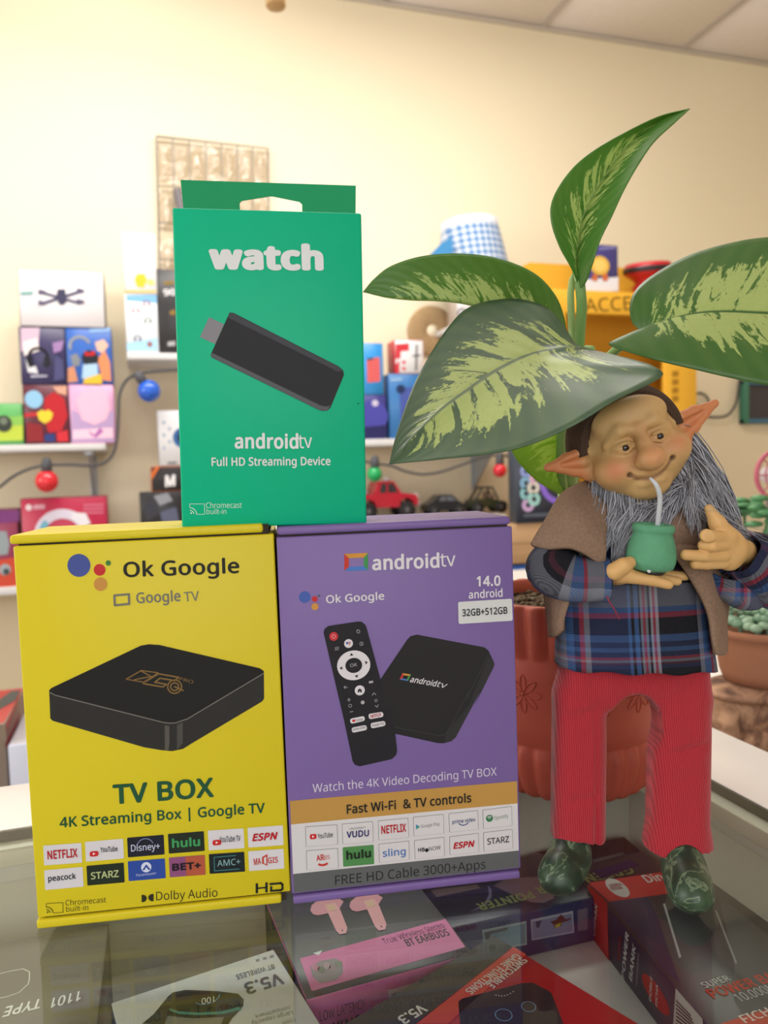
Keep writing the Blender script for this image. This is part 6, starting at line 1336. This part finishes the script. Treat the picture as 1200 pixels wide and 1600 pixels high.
for sx in (-1, 1): obj('unit_leg', MB().bbox((sx*hw-.025, -.025, 0), (sx*hw+.025, .025, uz0-FLOOR-.0005), .002), WOOD.m, un)
obj('unit_shelf', MB().bbox((-hw+.026, -.028, uz0-FLOOR-.17), (hw-.026, .028, uz0-FLOOR-.15), .002), WOOD.m, un)
o, F, _ = bg('lamp_box', 'navy box with pastel rings standing on the wooden unit', 'box', 806, 905, 688, 816, UY-.005, .05, '#2b3040', '#39424f', uz1+.0005)
p = Print(F, .0006)
for cx, cy, cc in ((822, 736, '#8f9fd8'), (822, 755, '#86b6d6'), (833, 762, '#d8d3c8'), (822, 771, '#8fc6cc'), (834, 780, '#9fd0cc'), (825, 789, '#c9a8d4')): p.pxring(cx, cy, 4, 9.5, cc, 1+(cx > 828), 22)
p.pxring(875, 752, 24, 32, '#8a6ad0', 1, 20, 180, 330); p.pxpoly([(818, 803), (880, 800), (880, 806), (818, 808)], '#59606e', 1); p.pxpoly([(826, 746), (832, 742), (835, 754), (830, 757)], '#d8a8c4', 3); p.done('printed_rings')
o, F, _ = bg('power_strip_box', 'bright blue box on the lower board of the wooden unit', 'box', 790, 905, 880, 960, UY+.004, .045, '#1f55a8', '#1a4488', uz0-.1495)
p = Print(F, .0006); p.pxpoly([(818, 890), (840, 888), (842, 894), (820, 896)], '#5fa8f0'); p.pxpoly([(822, 880), (829, 880), (829, 888), (822, 889)], '#a9bcd8', 1); p.done('printed_art')
# ---------------- right of the doll
pf = at_y(1205, 628, WY-.02); hx = (at_y(1250, 628, WY-.02)-at_y(1161, 628, WY-.02)).x; hz = at_y(1180, 594, WY-.02).z-at_y(1180, 662, WY-.02).z
pic = thing('framed_screen', 'dark picture in a blue and green frame on the wall at right edge', 'picture', (pf.x, WY-.0005, pf.z)); fw = .02
fr_ = MB().bbox((-hx/2, -.03, -hz/2), (hx/2, 0, -hz/2+fw), .003).bbox((-hx/2, -.03, hz/2-fw), (hx/2, 0, hz/2), .003).bbox((hx/2-fw, -.0298, -hz/2), (hx/2, 0, hz/2), .003)
obj('frame', fr_, mat('#3f6f8a', .5), pic); obj('frame_side', MB().bbox((-hx/2, -.0305, -hz/2), (-hx/2+fw*1.3, 0, hz/2), .003), mat('#3f7f68', .5), pic, 'green left side of the frame'); obj('picture', MB().box((-hx/2+.01, -.012, -hz/2+.01), (hx/2-.01, -.002, hz/2-.01)), mat('#3a3440', .3), pic)
cw = thing('wall_cable', 'dark loose cable with a teal plug on the wall above the doll ear', 'cable', (0, WY-.02, 0)); ci = mw(cw).inverted()
obj('cable', MB().tube([Vector(q) for q in catmull([ci@at_y(*q, WY-.02) for q in ((1160, 560), (1155, 600), (1150, 630), (1138, 648), (1120, 652), (1100, 648), (1108, 628), (1098, 615), (1084, 618), (1078, 635))], 50)], .005, 6), CAB, cw)
obj('plug', MB().bbox(tuple(ci@at_y(1080, 640, WY-.02)-Vector((.03, .012, .01))), tuple(ci@at_y(1080, 640, WY-.02)+Vector((.03, .012, .025))), .006), mat('#2f8f7a', .4), cw, 'teal plug')
# side table with driftwood, succulent pot, leafy plant, fan
TX, TZ = .47, -.085
tb = thing('side_table', 'white topped side table just beyond the counter at right', 'table', (1.0, .85, FLOOR))
obj('table_top', MB().bbox((TX-1.0+.0, .15-.85, TZ-.03-FLOOR), (.6, .95, TZ-FLOOR), .003), WHITE, tb)
for sx in (-.46, .55):
    for sy in (-.63, .9): obj('table_leg', MB().bbox((sx-.02, sy-.02, 0), (sx+.02, sy+.02, TZ-.0305-FLOOR), .003), WHITE, tb)
dc = at_d(1185, 1120, .64); dw = thing('driftwood', 'gnarled brown driftwood root under the succulent pot', 'driftwood', (dc.x-.006, dc.y, TZ)); di = mw(dw).inverted()
rs = np.random.RandomState(11); tz = at_d(1185, 1062, .64).z-TZ
S = SDF((-105, -80, -2), (105, 80, tz*1000+8), 2.0)
for k in range(16):
    a = 6.28*k/16+rs.randn()*.2; r0 = 62+rs.rand()*18; S.chain([(12*math.cos(a), 10*math.sin(a), tz*1000-7), (r0*.6*math.cos(a+.3), r0*.55*math.sin(a+.3), tz*620+rs.randn()*10), (r0*math.cos(a), r0*.8*math.sin(a), tz*250), ((r0+12)*math.cos(a-.2), (r0+8)*.8*math.sin(a-.2), 4)], (9, 7+rs.rand()*3, 6, 5), 6)
for k in range(7):
    a = rs.rand()*6.28; S.chain([(50*math.cos(a), 40*math.sin(a), 15+rs.rand()*50), (45*math.cos(a+.5), 38*math.sin(a+.5), 40+rs.rand()*30), (48*math.cos(a+1), 40*math.sin(a+1), 20+rs.rand()*50)], (6, 6, 5), 6)
for k in range(18):
    a = rs.rand()*6.28; r0 = 56+rs.rand()*24; S.ell((r0*math.cos(a), r0*.85*math.sin(a), 12+rs.rand()*(tz*800)), (9+rs.rand()*10, 9+rs.rand()*8, 7+rs.rand()*10), None, 3, '-')
S.ell((0, 0, tz*1000-6), (42, 36, 8), None, 6); S.cut(lambda x, y, z: np.maximum(.2-z, z-tz*1000)+0*x+0*y); V, Q = biggest(*S.mesh())
t = NT('driftwood'); tc = t.n('TexCoord'); nz = t.n('TexNoise'); nz.inputs['Scale'].default_value = 38; nz.inputs['Detail'].default_value = 6; nz.inputs['Distortion'].default_value = 1.2; t.l(tc.outputs['Object'], nz.inputs['Vector']); t.l(t.ramp(nz.outputs['Fac'], [(.33, lin('#3a2822')), (.48, lin('#7d5a45')), (.66, lin('#b08a6c'))]), t.b.inputs['Base Color']); t.b.inputs['Roughness'].default_value = .8
bp = t.n('Bump'); bp.inputs['Strength'].default_value = .6; bp.inputs['Distance'].default_value = .004; t.l(nz.outputs['Fac'], bp.inputs['Height']); t.l(bp.outputs['Normal'], t.b.inputs['Normal']); place('root_wood', np_mesh('root_wood', V, Q, t.m), dw)
pq = at_d(1196, 1062, .64); sp_t = thing('succulent_pot', 'clay pot of grey green succulents standing on the driftwood', 'plant', (pq.x, pq.y, TZ+tz+.0003)); r1 = 76*.64/1200; h1 = at_d(1196, 985, .62).z-(TZ+tz)
CLAYP = mat('#98684f', .8, .2, noise=.15, scale=25)
obj('pot', MB().lathe([(0, 0), (r1*.80, 0), (r1*.88, h1*.2), (r1*.97, h1*.7), (r1*1.0, h1*.86), (r1*1.05, h1*.87), (r1*1.06, h1), (r1*.98, h1), (r1*.94, h1*.85), (0, h1*.82)], 40), CLAYP, sp_t)
for k in range(34):
    a, q = rs.rand()*6.28, r1*.9*math.sqrt(rs.rand()); rs2 = MB(); hh = h1+.002+rs.rand()*.016
    for l in range(7): b_ = 6.28*l/7+rs.rand(); rs2.ball((q*math.cos(a)+.007*math.cos(b_), q*math.sin(a)+.007*math.sin(b_), hh+.004*rs.rand()), (.0058, .0050, .0036), 8)
    rs2.tube([(q*math.cos(a), q*math.sin(a), h1*.82), (q*math.cos(a), q*math.sin(a), hh)], .0016, 5); obj('rosette', rs2, mat(('#6f8f74', '#88a488', '#5f7d62')[k % 3], .5), sp_t)
lp = at_d(1172, 800, .95); lpx = thing('leafy_plant', 'small fresh green leafy plant behind the raised hand at right', 'plant', (lp.x, lp.y, TZ)); ht = lp.z-TZ
obj('pot', MB().lathe([(0, 0), (.032, 0), (.042, .07), (.046, .07), (.046, .082), (.040, .082), (.038, .07), (0, .068)], 28), CLAYP, lpx)
lv = mat('#4f8a58', .5)
for k in range(18):
    a = rs.rand()*6.28; ex, ey, ez = .045*math.cos(a)+rs.randn()*.014, .045*math.sin(a), ht*(.72+.33*rs.rand())
    obj('stem', MB().tube([(0, 0, .066), (ex*.4, ey*.4, ez*.6), (ex, ey, ez)], .0016, 5), lv, lpx); m = MB()
    for l in range(7):
        b_ = rs.rand()*6.28; m.ball((ex+.013*math.cos(b_), ey+.013*math.sin(b_), ez+rs.randn()*.009), (.012, .010, .004), 8)
    m.tube([(ex, ey, ez-.02), (ex, ey, ez+.008)], .0016, 5); lf = obj('leaf_cluster', m, lv, lpx)
fc = at_d(1212, 742, 1.12); fn = thing('desk_fan', 'pink round desk fan at right edge behind the leafy plant', 'fan', (fc.x, fc.y, TZ)); fz = fc.z-TZ; PK = mat('#b5566a', .4); fr0 = 37*1.12/1200
RX = Matrix.Translation((0, 0, fz))@Matrix.Rotation(R(90), 4, 'X')
def circ(r, z=0): return [RX@Vector((r*math.cos(6.283*k/28), r*math.sin(6.283*k/28), z)) for k in range(29)]
obj('fan_base', MB().lathe([(0, 0), (.045, 0), (.047, .008), (.04, .014), (0, .014)], 28), PK, fn); obj('fan_post', MB().tube([(0, .012, .013), (0, .012, fz-fr0*.9)], .006, 10), mat('#7d6f6c', .5), fn)
obj('guard_ring', MB().tube(circ(fr0), .0035, 8), PK, fn); gd_ = obj('guard', MB().tube(circ(fr0*.7, .006), .0012, 6).tube(circ(fr0*.4, .008), .0012, 6), PK, fn)
for k in range(8): obj('guard_wire', MB().tube([RX@Vector((fr0*.14*math.cos(k*.785), fr0*.14*math.sin(k*.785), .009)), RX@Vector((fr0*math.cos(k*.785), fr0*math.sin(k*.785), 0))], .0011, 5), PK, fn)
obj('motor', MB().lathe([(0, -.02), (.012, -.018), (.013, .004), (0, .012)], 18, 0, RX), mat('#b8b0b4', .4), fn)
# low cabinet at left with two boxes
LZ = -.36
lc = thing('low_cabinet', 'low white cabinet beyond the counter at left', 'cabinet', (-.65, 1.45, FLOOR)); obj('cabinet_body', MB().bbox((-.55, -.45, 0), (.55, .45, LZ-FLOOR-.02), .004), WHITE, lc); obj('cabinet_top', MB().bbox((-.57, -.47, LZ-FLOOR-.0195), (.57, .47, LZ-FLOOR), .003), WHITE, lc)
def boxat(name, label, pxr, pyt, z1, ln, dp, colt, cols, colf):
    c = at_z(pxr, pyt, z1)                                         # front right top corner
    o = thing(name, label, 'box', (c.x-ln/2, c.y+dp/2, LZ)); h = z1-LZ; body = MB().bbox((-ln/2, -dp/2, 0), (ln/2, dp/2, h), .002, 1)
    for i, f in enumerate(body.f):
        n = (Vector(body.v[f[1]])-Vector(body.v[f[0]])).cross(Vector(body.v[f[2]])-Vector(body.v[f[0]])).normalized(); body.mi[i] = 0 if n.z > .8 else (1 if n.x > .8 else 2)
    obj('carton_body', body, [mat(colt, .4), mat(cols, .4), mat(colf, .4)], o); return o, ln, dp, h
o, ln, dp, h = boxat('tool_box', 'red and black carton on the low cabinet at left edge', 8, 1130, -.17, .26, .20, '#b5453c', '#6a4a48', '#8d7f72')
T = Face(o, (-ln/2, -dp/2, h), (1, 0, 0), (0, 1, 0)); p = Print(T, .0006); p.pxpoly([(18, 1080), (32, 1079), (24, 1095), (-6, 1112), (-10, 1100)], '#464a48'); p.done('printed_stripes')
Rt = Face(o, (ln/2, -dp/2, 0), (0, 1, 0), (0, 0, 1)); p = Print(Rt, .0006); p.pxpoly([(9, 1131), (31, 1081), (31, 1086), (9, 1142)], '#a03038'); p.pxpoly([(9, 1160), (31, 1112), (31, 1118), (9, 1170)], '#8a2a34'); p.done('printed_stripes')
xr_ = o.location.x+ln/2
wc_, wl_, _, _ = boxat('white_carton', 'plain bluish white carton beside the red carton on the low cabinet', 110, 1153, -.20, .15, .16, '#b9b6bb', '#c9ccd8', '#cdd4ea')
wc_.location.x = xr_+.004+wl_/2
# pendant fitting at the top edge
pd_ = at_d(431, 11, 1.5); pn = thing('pendant_fitting', 'tan wooden pendant fitting hanging from the ceiling at the top edge', 'lamp', (pd_.x, pd_.y, pd_.z))
obj('pendant_body', MB().lathe([(0, 0), (.018, 0), (.0195, .002), (.0195, .10), (0, .10)], 28), mat('#c09a66', .5, noise=.1, scale=40), pn); obj('pendant_rod', MB().tube([(0, 0, .0995), (0, 0, CEIL-pd_.z)], .004, 8), mat('#8d8478', .4), pn)
